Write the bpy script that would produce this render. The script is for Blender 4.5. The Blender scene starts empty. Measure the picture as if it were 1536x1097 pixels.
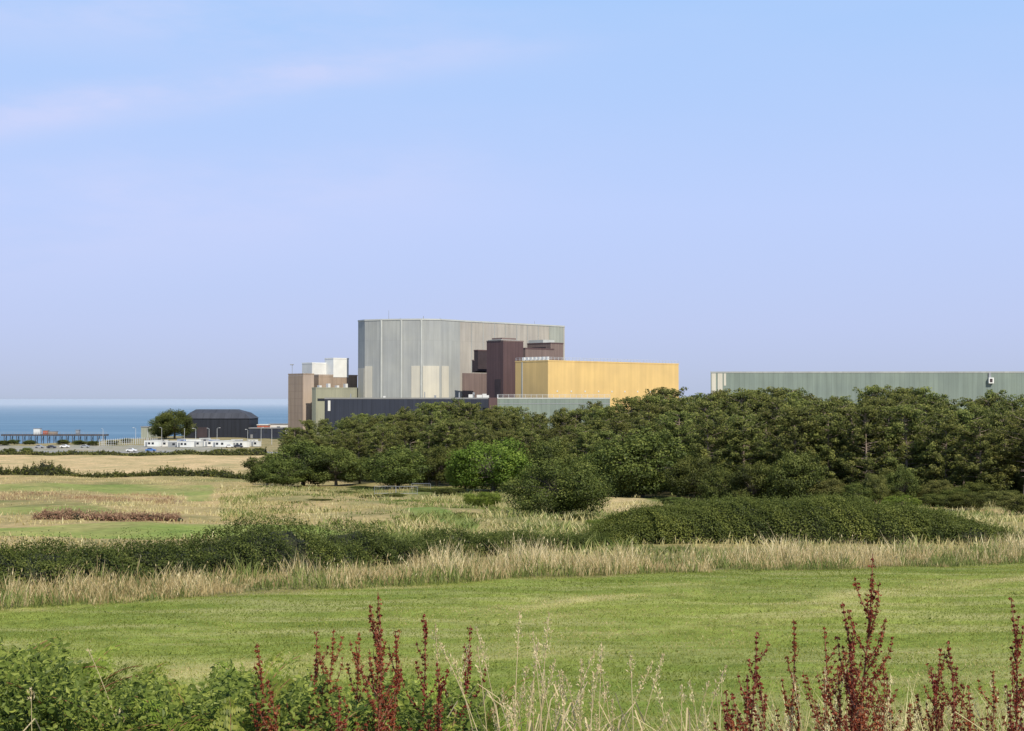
import bpy, math, numpy as np
from mathutils import Vector, Matrix
rng=np.random.default_rng(11)
EYE=28.0; K=2133.0
scene=bpy.context.scene
COL=scene.collection

# ------------------------------------------------------------------ terrain
PD=[-60,0,4,8,12,18,24,36,47,60,90,130,200,300,450,600,700,900,1100]
PZ=[-1.3,-1.6,-1.75,-2.3,-3.35,-5.0,-5.6,-5.8,-5.95,-6.9,-8.5,-10.5,-13.5,-17.3,-20.7,-22.3,-23.0,-23.6,-23.9]
def sm(a,b,x):
    t=np.clip((x-a)/(b-a),0,1); return t*t*(3-2*t)
def ground(x,y):
    x=np.asarray(x,float); y=np.asarray(y,float)
    z=(np.interp(y*.93,PD,PZ)+np.interp(y,PD,PZ)+np.interp(y*1.07,PD,PZ))/3
    a=sm(58,110,y)*0.35
    z=z+a*(np.sin(x*.19+y*.07)+np.sin(y*.23-x*.11+1.7)*.6+np.sin(x*.41+2+y*.3)*.3)*.6
    z=z+0.04*np.sin(x*.8+y*.5)*np.sin(y*.9-x*.3)
    yc=np.interp(x,[-3000,-262,-232,-215,-190,3000],[690,712,745,900,945,990])
    t=sm(0,30,y-yc)
    z=(EYE+z)*(1-t)+(-7)*t
    return z
def gz(x,y): return float(ground(x,y))
def px_x(b,d): return (b-768.0)/K*d          # image pixel column b at distance d -> easting
def px_z(e,d): return EYE+(598.0-e)/K*d      # image pixel row e at distance d -> height above sea

# ------------------------------------------------------------------ materials
def newmat(name):
    m=bpy.data.materials.new(name); m.use_nodes=True
    nt=m.node_tree; nt.nodes.clear(); return m,nt
def N(nt,t,**kw):
    n=nt.nodes.new(t)
    for k,v in kw.items(): setattr(n,k,v)
    return n
def ramp(nt,stops):
    r=N(nt,'ShaderNodeValToRGB'); e=r.color_ramp.elements
    while len(e)<len(stops): e.new(0.5)
    for i,(p,c) in enumerate(stops):
        e[i].position=p; e[i].color=(c[0],c[1],c[2],1)
    return r
def mixc(nt,fac,a,b,mode='MIX'):
    m=N(nt,'ShaderNodeMix',data_type='RGBA',blend_type=mode)
    for sock,val in ((m.inputs[0],fac),(m.inputs[6],a),(m.inputs[7],b)):
        if isinstance(val,(int,float)): sock.default_value=val
        elif isinstance(val,tuple): sock.default_value=(val[0],val[1],val[2],1)
        else: nt.links.new(val,sock)
    return m.outputs[2]
def math_(nt,op,a,b=None,c=None):
    m=N(nt,'ShaderNodeMath',operation=op)
    for i,v in enumerate((a,b,c)):
        if v is None: continue
        if isinstance(v,(int,float)): m.inputs[i].default_value=v
        else: nt.links.new(v,m.inputs[i])
    return m.outputs[0]
def simple(name,col,rough=.6,metal=0,var=.12,scale=2.0):
    m,nt=newmat(name)
    o=N(nt,'ShaderNodeOutputMaterial'); p=N(nt,'ShaderNodeBsdfPrincipled')
    tc=N(nt,'ShaderNodeTexCoord'); n=N(nt,'ShaderNodeTexNoise'); n.inputs['Scale'].default_value=scale; n.inputs['Detail'].default_value=5
    nt.links.new(tc.outputs['Object'],n.inputs['Vector'])
    r=ramp(nt,[(.3,[c*(1-var) for c in col]),(.7,[min(1,c*(1+var)) for c in col])])
    nt.links.new(n.outputs['Fac'],r.inputs[0]); nt.links.new(r.outputs[0],p.inputs['Base Color'])
    p.inputs['Roughness'].default_value=rough; p.inputs['Metallic'].default_value=metal
    nt.links.new(p.outputs[0],o.inputs[0]); return m
def foliage(name,stops,trans=.25,objvar=.25,hue0=.48):
    m,nt=newmat(name)
    o=N(nt,'ShaderNodeOutputMaterial'); a=N(nt,'ShaderNodeAttribute',attribute_name='v')
    r=ramp(nt,stops); nt.links.new(a.outputs['Fac'],r.inputs[0])
    oi=N(nt,'ShaderNodeObjectInfo')
    f=math_(nt,'MULTIPLY_ADD',oi.outputs['Random'],objvar*2,1-objvar)
    hs=N(nt,'ShaderNodeHueSaturation'); nt.links.new(r.outputs[0],hs.inputs['Color']); nt.links.new(f,hs.inputs['Value'])
    h=math_(nt,'MULTIPLY_ADD',oi.outputs['Random'],.03,hue0); nt.links.new(h,hs.inputs['Hue'])
    d=N(nt,'ShaderNodeBsdfDiffuse'); t=N(nt,'ShaderNodeBsdfTranslucent'); g=N(nt,'ShaderNodeBsdfGlossy'); g.inputs['Roughness'].default_value=.5
    nt.links.new(hs.outputs[0],d.inputs[0]); nt.links.new(hs.outputs[0],t.inputs[0]); g.inputs[0].default_value=(.6,.6,.6,1)
    mx=N(nt,'ShaderNodeMixShader'); mx.inputs[0].default_value=trans
    nt.links.new(d.outputs[0],mx.inputs[1]); nt.links.new(t.outputs[0],mx.inputs[2])
    m2=N(nt,'ShaderNodeMixShader'); m2.inputs[0].default_value=.02
    nt.links.new(mx.outputs[0],m2.inputs[1]); nt.links.new(g.outputs[0],m2.inputs[2])
    nt.links.new(m2.outputs[0],o.inputs[0]); return m
def cladding(name,col,pitch=2.4,row=9.0,line=.82,stain=.18,rough=.7,mort=.16):
    m,nt=newmat(name)
    o=N(nt,'ShaderNodeOutputMaterial'); p=N(nt,'ShaderNodeBsdfPrincipled'); p.inputs['Roughness'].default_value=rough; p.inputs['Specular IOR Level'].default_value=.25
    g=N(nt,'ShaderNodeNewGeometry')
    cr=N(nt,'ShaderNodeVectorMath',operation='CROSS_PRODUCT'); nt.links.new(g.outputs['True Normal'],cr.inputs[0]); cr.inputs[1].default_value=(0,0,1)
    dt=N(nt,'ShaderNodeVectorMath',operation='DOT_PRODUCT'); nt.links.new(g.outputs['Position'],dt.inputs[0]); nt.links.new(cr.outputs[0],dt.inputs[1])
    sp=N(nt,'ShaderNodeSeparateXYZ'); nt.links.new(g.outputs['Position'],sp.inputs[0])
    cb=N(nt,'ShaderNodeCombineXYZ'); nt.links.new(dt.outputs['Value'],cb.inputs[0]); nt.links.new(sp.outputs['Z'],cb.inputs[1])
    br=N(nt,'ShaderNodeTexBrick'); br.offset=0; br.inputs['Scale'].default_value=1
    br.inputs['Brick Width'].default_value=pitch; br.inputs['Row Height'].default_value=row; br.inputs['Mortar Size'].default_value=mort; br.inputs['Mortar Smooth'].default_value=.3
    br.inputs['Color1'].default_value=(*[c*1.04 for c in col],1); br.inputs['Color2'].default_value=(*[c*.96 for c in col],1); br.inputs['Mortar'].default_value=(*[c*line for c in col],1)
    nt.links.new(cb.outputs[0],br.inputs['Vector'])
    mp=N(nt,'ShaderNodeMapping'); mp.inputs['Scale'].default_value=(.45,.035,1); nt.links.new(cb.outputs[0],mp.inputs[0])
    n=N(nt,'ShaderNodeTexNoise'); n.inputs['Scale'].default_value=1; n.inputs['Detail'].default_value=6; nt.links.new(mp.outputs[0],n.inputs['Vector'])
    r=ramp(nt,[(.35,(1-stain,)*3),(.65,(1+stain*.5,)*3)]); nt.links.new(n.outputs['Fac'],r.inputs[0])
    n2=N(nt,'ShaderNodeTexNoise'); n2.inputs['Scale'].default_value=.08; n2.inputs['Detail'].default_value=4; nt.links.new(cb.outputs[0],n2.inputs['Vector'])
    r2=ramp(nt,[(.35,(.93,.93,.95)),(.65,(1.05,1.04,1.02))]); nt.links.new(n2.outputs['Fac'],r2.inputs[0])
    c=mixc(nt,1.0,br.outputs['Color'],r.outputs[0],'MULTIPLY'); c=mixc(nt,1.0,c,r2.outputs[0],'MULTIPLY')
    nt.links.new(c,p.inputs['Base Color']); nt.links.new(p.outputs[0],o.inputs[0]); return m

# ------------------------------------------------------------------ mesh helpers
def npmesh(name,blocks,mats,smooth=False):
    """blocks: (V (n,3), F (m,k), material index, v attribute)"""
    Vs=[];L=[];LS=[];MI=[];A=[];vo=0;lo=0
    for V,Fc,mi,a in blocks:
        V=np.asarray(V,float); Fc=np.asarray(Fc,int)
        if len(V)==0 or len(Fc)==0: continue
        Vs.append(V); L.append((Fc+vo).ravel()); k=Fc.shape[1]
        LS.append(lo+np.arange(len(Fc))*k); MI.append(np.full(len(Fc),mi)); A.append(np.broadcast_to(a,(len(V),)))
        vo+=len(V); lo+=Fc.size
    V=np.concatenate(Vs); L=np.concatenate(L); LS=np.concatenate(LS); MI=np.concatenate(MI); A=np.concatenate(A)
    me=bpy.data.meshes.new(name)
    me.vertices.add(len(V)); me.vertices.foreach_set('co',V.astype(np.float32).ravel())
    me.loops.add(len(L)); me.loops.foreach_set('vertex_index',L.astype(np.int32))
    me.polygons.add(len(LS)); me.polygons.foreach_set('loop_start',LS.astype(np.int32))
    me.polygons.foreach_set('material_index',MI.astype(np.int32))
    me.polygons.foreach_set('use_smooth',np.full(len(LS),smooth,dtype=bool))
    me.update(calc_edges=True)
    at=me.attributes.new('v','FLOAT','POINT'); at.data.foreach_set('value',A.astype(np.float32))
    for m in mats: me.materials.append(m)
    return me
def unit(v): return v/(np.linalg.norm(v,axis=-1,keepdims=True)+1e-9)
def rnd_unit(n,r=rng): return unit(r.normal(size=(n,3)))
def cards(P,Nn,size,aspect,r=rng,axis=None,fold=0.0):
    n=len(P); Nn=unit(np.asarray(Nn,float)); q=rnd_unit(n,r) if axis is None else unit(axis+np.zeros((n,3)))
    t=unit(q-Nn*np.sum(q*Nn,1,keepdims=True)); s=np.cross(Nn,t)
    size=np.broadcast_to(size,(n,))[:,None]; a=size*.5; b=size*aspect*.5
    V=np.stack([P-t*a,P+s*b-t*a*.1+Nn*fold*a,P+t*a,P-s*b-t*a*.1+Nn*fold*a],1).reshape(-1,3)
    return V,np.arange(n*4).reshape(-1,4)
def blades(P,h,w,lean,r=rng):
    n=len(P); h=np.broadcast_to(h,(n,))[:,None]; w=np.broadcast_to(w,(n,))[:,None]
    an=r.uniform(0,2*np.pi,n); s=np.stack([np.cos(an),np.sin(an)*.5,0*an],1)
    an2=r.uniform(0,2*np.pi,n); ld=np.stack([np.cos(an2),np.sin(an2),0*an2],1)*(lean*r.uniform(.2,1.3,(n,1)))*h
    up=np.array([[0,0,1.]])
    V=np.stack([P-s*w*.3,P+up*h*.5+ld*.3+s*w*.5,P+up*h*.95+ld,P+up*h*.5+ld*.3-s*w*.5],1).reshape(-1,3)
    return V,np.arange(n*4).reshape(-1,4)
def tube(pts,rad,n=6):
    pts=np.asarray(pts,float); m=len(pts); rad=np.broadcast_to(rad,(m,))
    d=unit(np.gradient(pts,axis=0)); ref=np.where(np.abs(d[:,2:3])>.9,np.array([[1.,0,0]]),np.array([[0,0,1.]]))
    a=unit(np.cross(d,ref)); b=np.cross(d,a); an=np.arange(n)*2*np.pi/n
    V=(pts[:,None,:]+rad[:,None,None]*(np.cos(an)[None,:,None]*a[:,None,:]+np.sin(an)[None,:,None]*b[:,None,:])).reshape(-1,3)
    i=np.arange(m-1)[:,None]*n; j=np.arange(n)[None,:]; k=(j+1)%n
    Fc=np.stack([i+j,i+k,i+n+k,i+n+j],-1).reshape(-1,4)
    return V,Fc
def boxv(x0,x1,y0,y1,z0,z1):
    V=np.array([[x0,y0,z0],[x1,y0,z0],[x1,y1,z0],[x0,y1,z0],[x0,y0,z1],[x1,y0,z1],[x1,y1,z1],[x0,y1,z1]],float)
    Fc=np.array([[0,3,2,1],[4,5,6,7],[0,1,5,4],[1,2,6,5],[2,3,7,6],[3,0,4,7]])
    return V,Fc
def empty(name,loc,rot=0,label='',category='',group=None,scale=None):
    e=bpy.data.objects.new(name,None); e.empty_display_size=.5; e.location=loc; e.rotation_euler=(0,0,rot)
    if scale is not None: e.scale=scale
    COL.objects.link(e); tag(e,label,category,group); return e
def tag(o,label,category,group=None,kind=None):
    o['label']=label; o['category']=category
    if group: o['group']=group
    if kind: o['kind']=kind
def part(name,me,parent=None,label=None,loc=None):
    o=bpy.data.objects.new(name,me); COL.objects.link(o)
    if parent: o.parent=parent
    if loc is not None: o.location=loc
    if label: o['label']=label
    return o
def pm(name,blocks,mats,parent,label=None):
    bl=[(b[0],b[1],b[2] if len(b)>2 else 0,.5) for b in blocks]
    return part(name,npmesh(name,bl,mats),parent,label)

# ------------------------------------------------------------------ palette
M_bark_pine=simple('pine_bark',(.26,.20,.155),.9,var=.3,scale=3)
M_bark=simple('broadleaf_bark',(.13,.11,.085),.9,var=.3,scale=3)
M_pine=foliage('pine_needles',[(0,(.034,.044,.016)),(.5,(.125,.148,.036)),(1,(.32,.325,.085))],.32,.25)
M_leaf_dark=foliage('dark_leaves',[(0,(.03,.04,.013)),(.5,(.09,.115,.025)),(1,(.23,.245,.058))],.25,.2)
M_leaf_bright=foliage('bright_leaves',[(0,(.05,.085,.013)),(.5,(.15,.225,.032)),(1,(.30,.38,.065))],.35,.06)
M_leaf_olive=foliage('olive_leaves',[(0,(.04,.05,.016)),(.5,(.12,.133,.034)),(1,(.27,.26,.07))],.25,.2)
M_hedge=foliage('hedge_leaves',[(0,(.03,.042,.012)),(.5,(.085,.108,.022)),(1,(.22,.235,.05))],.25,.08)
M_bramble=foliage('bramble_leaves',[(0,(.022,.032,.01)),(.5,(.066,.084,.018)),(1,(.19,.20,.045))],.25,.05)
M_core=simple('hedge_dark_core',(.03,.034,.014),1,var=.3)  # dark solid core added inside each hedge to stop see-through
M_dry=foliage('dry_grass',[(0,(.22,.16,.062)),(.5,(.53,.415,.195)),(1,(.82,.70,.42))],.3,.03,.49)
M_green=foliage('mown_grass',[(0,(.125,.17,.028)),(.45,(.23,.285,.052)),(.73,(.385,.375,.12)),(1,(.70,.59,.31))],.35,.02)
M_dockseed=foliage('dock_seed',[(0,(.085,.016,.009)),(.5,(.23,.048,.022)),(1,(.40,.13,.055))],.3,.2)
M_dockstem=simple('dock_stem',(.22,.09,.045),.7,var=.3,scale=20)
M_fern=foliage('fern_green',[(0,(.07,.105,.015)),(.6,(.21,.275,.04)),(1,(.43,.46,.10))],.35,.25)
M_fernold=foliage('fern_rusty',[(0,(.16,.08,.025)),(.6,(.31,.18,.05)),(1,(.40,.30,.09))],.4,.2)
M_under=foliage('undergrowth_leaves',[(0,(.03,.048,.011)),(.6,(.125,.17,.028)),(1,(.32,.36,.075))],.3,.05)
M_red=foliage('red_brown_weed',[(0,(.15,.08,.045)),(.5,(.32,.20,.115)),(1,(.50,.37,.21))],.25,.05)
M_weedgreen=foliage('rough_green_grass',[(0,(.08,.09,.025)),(.5,(.17,.20,.052)),(1,(.36,.36,.12))],.3,.05)

# ------------------------------------------------------------------ ground sheet
def inpoly(x,y,poly):
    c=np.zeros(x.shape,bool); n=len(poly)
    for i in range(n):
        x1,y1=poly[i]; x2,y2=poly[(i+1)%n]
        if y1==y2: continue
        t=((y1>y)!=(y2>y))&(x<(x2-x1)*(y-y1)/(y2-y1)+x1); c^=t
    return c
def px_poly(l): return [(px_x(b,d),d) for b,d in l]  # corners as image pixel column and distance -> ground polygon
def wob(x,y,s): return np.sin(x/s+1.3*np.sin(y/s*.7))+.6*np.sin(x/s*2.3+y/s*1.9)+.4*np.sin(y/s*4.1-x/s*3.3)
def edge_line(x): return 48.3+np.where(x<0,.59*x,.50*x)+.25*np.sin(x*.35)      # far edge of the mown field
def streak(x,y):
    r=y-.62*x; a=x+.62*y
    s=.5*np.sin(r*.8+.9*np.sin(a*.09)+.6*np.sin(a*.31))+.25*np.sin(r*1.9+1.6*np.sin(a*.17+2)+.8*np.sin(a*.6))+.4*np.sin(r*.37+1+.5*np.sin(a*.13))
    return s+.3*wob(a*.35,r,1.3)*.6+.6*sm(2,13,x)*(np.sin(r*.7+.6)+.35)
Z={}
Z['strip1']=px_poly([(-200,86),(0,84),(300,80),(490,83),(525,92),(470,106),(300,107),(130,100),(0,95),(-200,98)])
Z['strip2']=px_poly([(-250,122),(0,122),(150,121),(190,128),(150,142),(0,144),(-250,146)])
Z['strip3']=px_poly([(-250,212),(0,210),(265,206),(275,172),(325,172),(340,215),(335,250),(270,260),(0,262),(-250,262)])
Z['redweed']=px_poly([(-250,162),(0,162),(160,164),(265,168),(262,192),(0,196),(-250,196)])
Z['redweed2']=px_poly([(60,108),(265,111),(268,118),(70,116)])
Z['tan']=px_poly([(-500,350),(0,345),(300,345),(375,352),(392,450),(395,540),(-500,540)])
Z['path']=px_poly([(604,136),(640,137),(668,118),(700,96),(668,95),(640,112)])
Z['tan2']=px_poly([(895,142),(905,172),(960,178),(1000,160),(1010,140),(930,132)])
Z['yard']=px_poly([(-500,598),(335,602),(350,640),(330,690),(-500,700)])
def ground_colors(X,Y):
    c=np.zeros(X.shape+(3,)); s=np.clip(Y/40,1,8)
    wx=X+wob(X,Y,3*s/2)*.3*s; wy=Y+wob(Y+31,X,3*s/2)*.5*s
    b=X/np.maximum(Y,1)*K+768
    base=np.array([.43,.325,.165]); olive=np.array([.165,.185,.06])
    k=np.clip(.45+.3*wob(X*.7+9,Y*.45,9)+.18*wob(X,Y*.5,2.6)-.2*(b<520),0,1)[...,None]
    c[:]=base*(1-k)+olive*k
    def setp(name,col,amt=.9):
        m=inpoly(wx,wy,Z[name]); am=np.clip(amt+.2*wob(X[m],Y[m]*.6,4),0,1)[...,None]; c[m]=np.array(col)*am+c[m]*(1-am)
    setp('strip1',(.25,.31,.075),.8); setp('strip2',(.27,.30,.09),.65); setp('strip3',(.27,.31,.09),.72)
    setp('redweed',(.32,.22,.13),.6); setp('redweed2',(.28,.18,.10)); setp('tan',(.56,.42,.24)); setp('path',(.17,.24,.055)); setp('tan2',(.52,.40,.22))
    far=Y>545; c[far]=np.array([.30,.25,.14]); setp('yard',(.34,.32,.29))
    fr=np.interp(b,[380,430,520,700,900,1100,1536,3000],[400,318,275,240,190,164,152,140])
    forest=(wy>fr)&(Y<560)&(b>400); c[forest]=(.085,.075,.035)
    verge=(wy>edge_line(X)-.6)&(Y<edge_line(X)+18)&(Y>20); c[verge]=(.28,.24,.11)
    fm=(1-sm(-.8,.3,wy-edge_line(X)))*sm(15,19,Y)
    sk=(sm(.3,1.4,streak(X,Y))*.65)[...,None]
    fc=np.array([.22,.268,.055])*(1-sk)+np.array([.50,.43,.20])*sk
    c=c*(1-fm[...,None])+fc*fm[...,None]
    bank=Y<17; c[bank]=(.15,.145,.055)
    shore=ground(X,Y)<3.2; c[shore]=(.20,.165,.125)
    return c,fm
ys=np.concatenate([np.linspace(-60,2,14)[:-1],2*np.exp(np.arange(0,math.log(1250/2),.0072)),[1500,3000,8000,30000,60000]])
s_=np.linspace(-1,1,621); ts=np.sign(s_)*(np.abs(s_)**1.5)*1.5
X=ts[None,:]*(np.maximum(ys,0)[:,None]+25); Y=np.repeat(ys[:,None],len(ts),1)
Zg=ground(X,Y); gcol,gm=ground_colors(X,Y)
nr,nc=X.shape; idx=np.arange(nr*nc).reshape(nr,nc)
Fg=np.stack([idx[:-1,:-1],idx[:-1,1:],idx[1:,1:],idx[1:,:-1]],-1).reshape(-1,4)
def ground_mat():
    m,nt=newmat('ground_earth_and_grass')
    o=N(nt,'ShaderNodeOutputMaterial'); p=N(nt,'ShaderNodeBsdfPrincipled'); p.inputs['Roughness'].default_value=.95; p.inputs['Specular IOR Level'].default_value=.1
    a=N(nt,'ShaderNodeAttribute',attribute_name='gcol'); f=N(nt,'ShaderNodeAttribute',attribute_name='v')
    g=N(nt,'ShaderNodeNewGeometry')
    def noise(scale,det=6,vec=None,rough=.6):
        n=N(nt,'ShaderNodeTexNoise'); n.inputs['Scale'].default_value=scale; n.inputs['Detail'].default_value=det; n.inputs['Roughness'].default_value=rough
        nt.links.new(vec or g.outputs['Position'],n.inputs['Vector']); return n.outputs['Fac']
    n1=ramp(nt,[(.3,(.66,.68,.62)),(.7,(1.3,1.27,1.25))]); nt.links.new(noise(1.3,8),n1.inputs[0])
    n2=ramp(nt,[(.32,(.72,.79,.68)),(.68,(1.22,1.15,1.12))]); nt.links.new(noise(.11,6),n2.inputs[0])
    c=mixc(nt,1.0,a.outputs['Color'],n1.outputs[0],'MULTIPLY'); c=mixc(nt,1.0,c,n2.outputs[0],'MULTIPLY')
    mp=N(nt,'ShaderNodeMapping'); mp.inputs['Rotation'].default_value=(0,0,-math.atan(.62)); mp.inputs['Scale'].default_value=(.12,.8,1)
    nt.links.new(g.outputs['Position'],mp.inputs[0]); s1=noise(1.0,6,mp.outputs[0],.58)
    r=ramp(nt,[(.47,(0,0,0)),(.66,(1,1,1))]); nt.links.new(s1,r.inputs[0])
    k=math_(nt,'MULTIPLY',math_(nt,'MULTIPLY',r.outputs[0],f.outputs['Fac']),.55)
    c=mixc(nt,k,c,(.50,.43,.20))
    nt.links.new(c,p.inputs['Base Color'])
    bp_=N(nt,'ShaderNodeBump'); bp_.inputs['Strength'].default_value=.6; bp_.inputs['Distance'].default_value=.15
    nt.links.new(noise(5,6),bp_.inputs['Height']); nt.links.new(bp_.outputs[0],p.inputs['Normal'])
    nt.links.new(p.outputs[0],o.inputs[0]); return m
me=npmesh('ground',[(np.stack([X,Y,Zg],-1).reshape(-1,3),Fg,0,gm.ravel())],[ground_mat()],True)
ca=me.color_attributes.new('gcol','FLOAT_COLOR','POINT')
ca.data.foreach_set('color',np.concatenate([gcol.reshape(-1,3),np.ones((nr*nc,1))],1).astype(np.float32).ravel())
o=part('ground',me); tag(o,'rolling farmland of mown grass and dry pasture','ground',kind='structure')

# sea
def sea_mat():
    m,nt=newmat('sea_water'); o=N(nt,'ShaderNodeOutputMaterial'); p=N(nt,'ShaderNodeBsdfPrincipled')
    g=N(nt,'ShaderNodeNewGeometry'); mp=N(nt,'ShaderNodeMapping'); mp.inputs['Scale'].default_value=(.002,.008,1); nt.links.new(g.outputs['Position'],mp.inputs[0])
    n=N(nt,'ShaderNodeTexNoise'); n.inputs['Scale'].default_value=1; n.inputs['Detail'].default_value=8; nt.links.new(mp.outputs[0],n.inputs['Vector'])
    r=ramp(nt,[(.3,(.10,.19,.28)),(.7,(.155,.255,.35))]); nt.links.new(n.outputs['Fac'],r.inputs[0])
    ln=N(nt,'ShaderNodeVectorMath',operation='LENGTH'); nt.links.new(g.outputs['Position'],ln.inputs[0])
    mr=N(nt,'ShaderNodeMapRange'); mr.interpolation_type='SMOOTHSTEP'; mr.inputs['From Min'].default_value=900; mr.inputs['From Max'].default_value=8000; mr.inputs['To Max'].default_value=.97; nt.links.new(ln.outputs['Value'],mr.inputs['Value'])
    c=mixc(nt,mr.outputs[0],r.outputs[0],(.41,.46,.53)); nt.links.new(c,p.inputs['Base Color'])  # far water fades to aerial haze, painted into the base colour
    n2=N(nt,'ShaderNodeTexNoise'); n2.inputs['Scale'].default_value=.4; n2.inputs['Detail'].default_value=6; nt.links.new(g.outputs['Position'],n2.inputs['Vector'])
    b=N(nt,'ShaderNodeBump'); b.inputs['Strength'].default_value=.8; b.inputs['Distance'].default_value=1; nt.links.new(n2.outputs['Fac'],b.inputs['Height']); nt.links.new(b.outputs[0],p.inputs['Normal'])
    p.inputs['Roughness'].default_value=.6; p.inputs['Specular IOR Level'].default_value=.12
    nt.links.new(p.outputs[0],o.inputs[0]); return m
xs=np.array([-60000,-8000,-1500,0,1500,8000,60000.]); yy=np.array([640,1000,2000,5000,12000,30000,80000.])
XX,YY=np.meshgrid(xs,yy); ii=np.arange(49).reshape(7,7)
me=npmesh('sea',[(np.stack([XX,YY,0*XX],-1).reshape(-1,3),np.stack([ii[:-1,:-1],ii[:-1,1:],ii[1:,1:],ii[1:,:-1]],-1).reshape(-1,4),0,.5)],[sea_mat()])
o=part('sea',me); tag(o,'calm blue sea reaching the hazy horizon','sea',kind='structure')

# road
M_road=simple('worn_asphalt',(.24,.235,.23),.9,var=.15,scale=.3)
rx=np.linspace(px_x(-300,640),px_x(430,585),60); ry=np.interp(rx,[rx[0],rx[-1]],[612,572])
V=[];Fr=[]
for i,(a,b) in enumerate(zip(rx,ry)):
    for w in (-3.5,3.5): V.append((a,b+w,gz(a,b)+.35))
    if i: Fr.append((2*i-2,2*i-1,2*i+1,2*i)[::-1])
V2=[];F2=[]
for i,(a,b) in enumerate(zip(rx,ry)):
    V2+= [(a,b-3.5,gz(a,b)+.35),(a,b-4.2,gz(a,b)-1)]
    if i: F2.append((2*i-2,2*i-1,2*i+1,2*i))
o=part('road',npmesh('road',[(V,Fr,0,.5),(V2,F2,0,.5)],[M_road])); tag(o,'grey asphalt access road along the pasture','road',kind='structure')

# ------------------------------------------------------------------ buildings
M_reac=cladding('grey_concrete_cladding',(.355,.365,.345),2.6,60,.92,.10)
M_reac_b=cladding('beige_grey_cladding',(.40,.37,.32),2.6,60,.92,.12)
M_reac_c=cladding('grey_green_flank_cladding',(.33,.345,.30),2.6,60,.92,.12)
M_rib=simple('pale_concrete_rib',(.44,.45,.42),.8,var=.08,scale=.2)
M_pale=cladding('pale_concrete_panel',(.56,.53,.44),3.2,60,.93,.06)
M_brown=cladding('brown_metal_cladding',(.105,.066,.066),2.0,80,.8,.14)
M_brown2=cladding('taupe_metal_cladding',(.19,.14,.125),2.0,80,.85,.14)
M_dark=simple('dark_recess',(.045,.032,.036),.9,var=.2,scale=.3)
M_yellow=cladding('yellow_metal_cladding',(.68,.475,.195),2.4,80,.95,.05)
M_navy=cladding('navy_metal_cladding',(.032,.038,.056),2.2,80,.75,.18)
M_gg=cladding('grey_green_metal_cladding',(.205,.25,.215),2.2,80,.86,.12)
M_tan=cladding('tan_brick_concrete',(.36,.275,.205),3.4,4,.88,.14,mort=.22)
M_tanp=cladding('pinkish_concrete',(.43,.345,.275),3.4,60,.92,.1)
M_pgreen=cladding('pale_olive_cladding',(.31,.31,.23),3,60,.9,.1)
M_white=simple('white_painted_metal',(.74,.74,.70),.5,var=.05,scale=.3)
M_cream=simple('off_white_panels',(.62,.61,.57),.6,var=.06,scale=.3)
M_roof=simple('grey_roof_felt',(.22,.22,.22),.9,var=.1,scale=.2)
M_rail=simple('galvanised_rail',(.55,.56,.56),.5,.2)
M_glass=simple('dark_window_glass',(.03,.035,.045),.15,var=.1)
M_blue=simple('blue_painted_metal',(.06,.16,.42),.4,var=.08)
M_orange=simple('orange_red_paint',(.42,.11,.06),.6,var=.15)
M_tyre=simple('black_rubber',(.02,.02,.02),.9)
M_steel=simple('grey_steel',(.3,.31,.32),.5,.3)

def vbox_dims(c,l,r,d0,ang):
    cu,su=math.cos(ang),math.sin(ang); tc=(c-768)/K; tl=(l-768)/K; tr=(r-768)/K; x0=tc*d0
    lu=(tr*d0-x0)/(cu-su*tr); lv=(x0-tl*d0)/(su+cu*tl) if abs(su+cu*tl)>1e-6 else 10
    return x0,lu,lv
A44=math.radians(44.3)
def block(th,name,c,l,r,d0,top,mats,bot=None,ang=A44,depth=None,label=None,rail=False,para=True,skew=0.0):
    x0,lu,lv=vbox_dims(c,l,r,d0,ang)
    if depth: lv=depth
    z1=px_z(top,d0); z0=gz(x0,d0)-2 if bot is None else px_z(bot,d0)
    R=np.array([[math.cos(ang),-math.sin(ang)],[math.sin(ang),math.cos(ang)]])
    L=np.array(th.location)
    def W(V):
        V=np.array(V,float); V[:,0]+=skew*V[:,1]*np.clip(1-V[:,0]/lu,0,1)
        xy=V[:,:2]@R.T+np.array([x0,d0]); return np.c_[xy,V[:,2]]-L
    V,Fc=boxv(0,lu,0,lv,z0,z1)
    me=npmesh(name,[(W(V),np.delete(Fc,1,0),0,.5),(W(V),Fc[1:2],1,.5)],[mats,M_roof]); part(name,me,th,label)
    if para:
        bl=[]
        for q in ((-.12,lu+.12,-.12,.3),(-.12,lu+.12,lv-.3,lv+.12),(-.12,.3,.3,lv-.3),(lu-.3,lu+.12,.3,lv-.3)):
            v,f=boxv(*q,z1-.25,z1+.45); bl.append((W(v),f))
        pm('parapet',bl,[M_rib if para is True else para],th)
    if rail:
        bl=[]
        n=max(2,int(lu/2.6))
        for i in range(n+1):
            x=lu*i/n; v,f=boxv(x-.07,x+.07,.35,.49,z1+.4,z1+1.9); bl.append((W(v),f))
        n=max(2,int(lv/2.6))
        for i in range(n+1):
            y=lv*i/n; v,f=boxv(.35,.49,y-.07,y+.07,z1+.4,z1+1.9); bl.append((W(v),f))
        for zz in (1.15,1.85):
            v,f=boxv(0,lu,.36,.48,z1+zz,z1+zz+.12); bl.append((W(v),f))
            v,f=boxv(.36,.48,.5,lv,z1+zz,z1+zz+.12); bl.append((W(v),f))
        pm('railing',bl,[M_rail],th)
    return W,lu,lv,z0,z1

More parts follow.
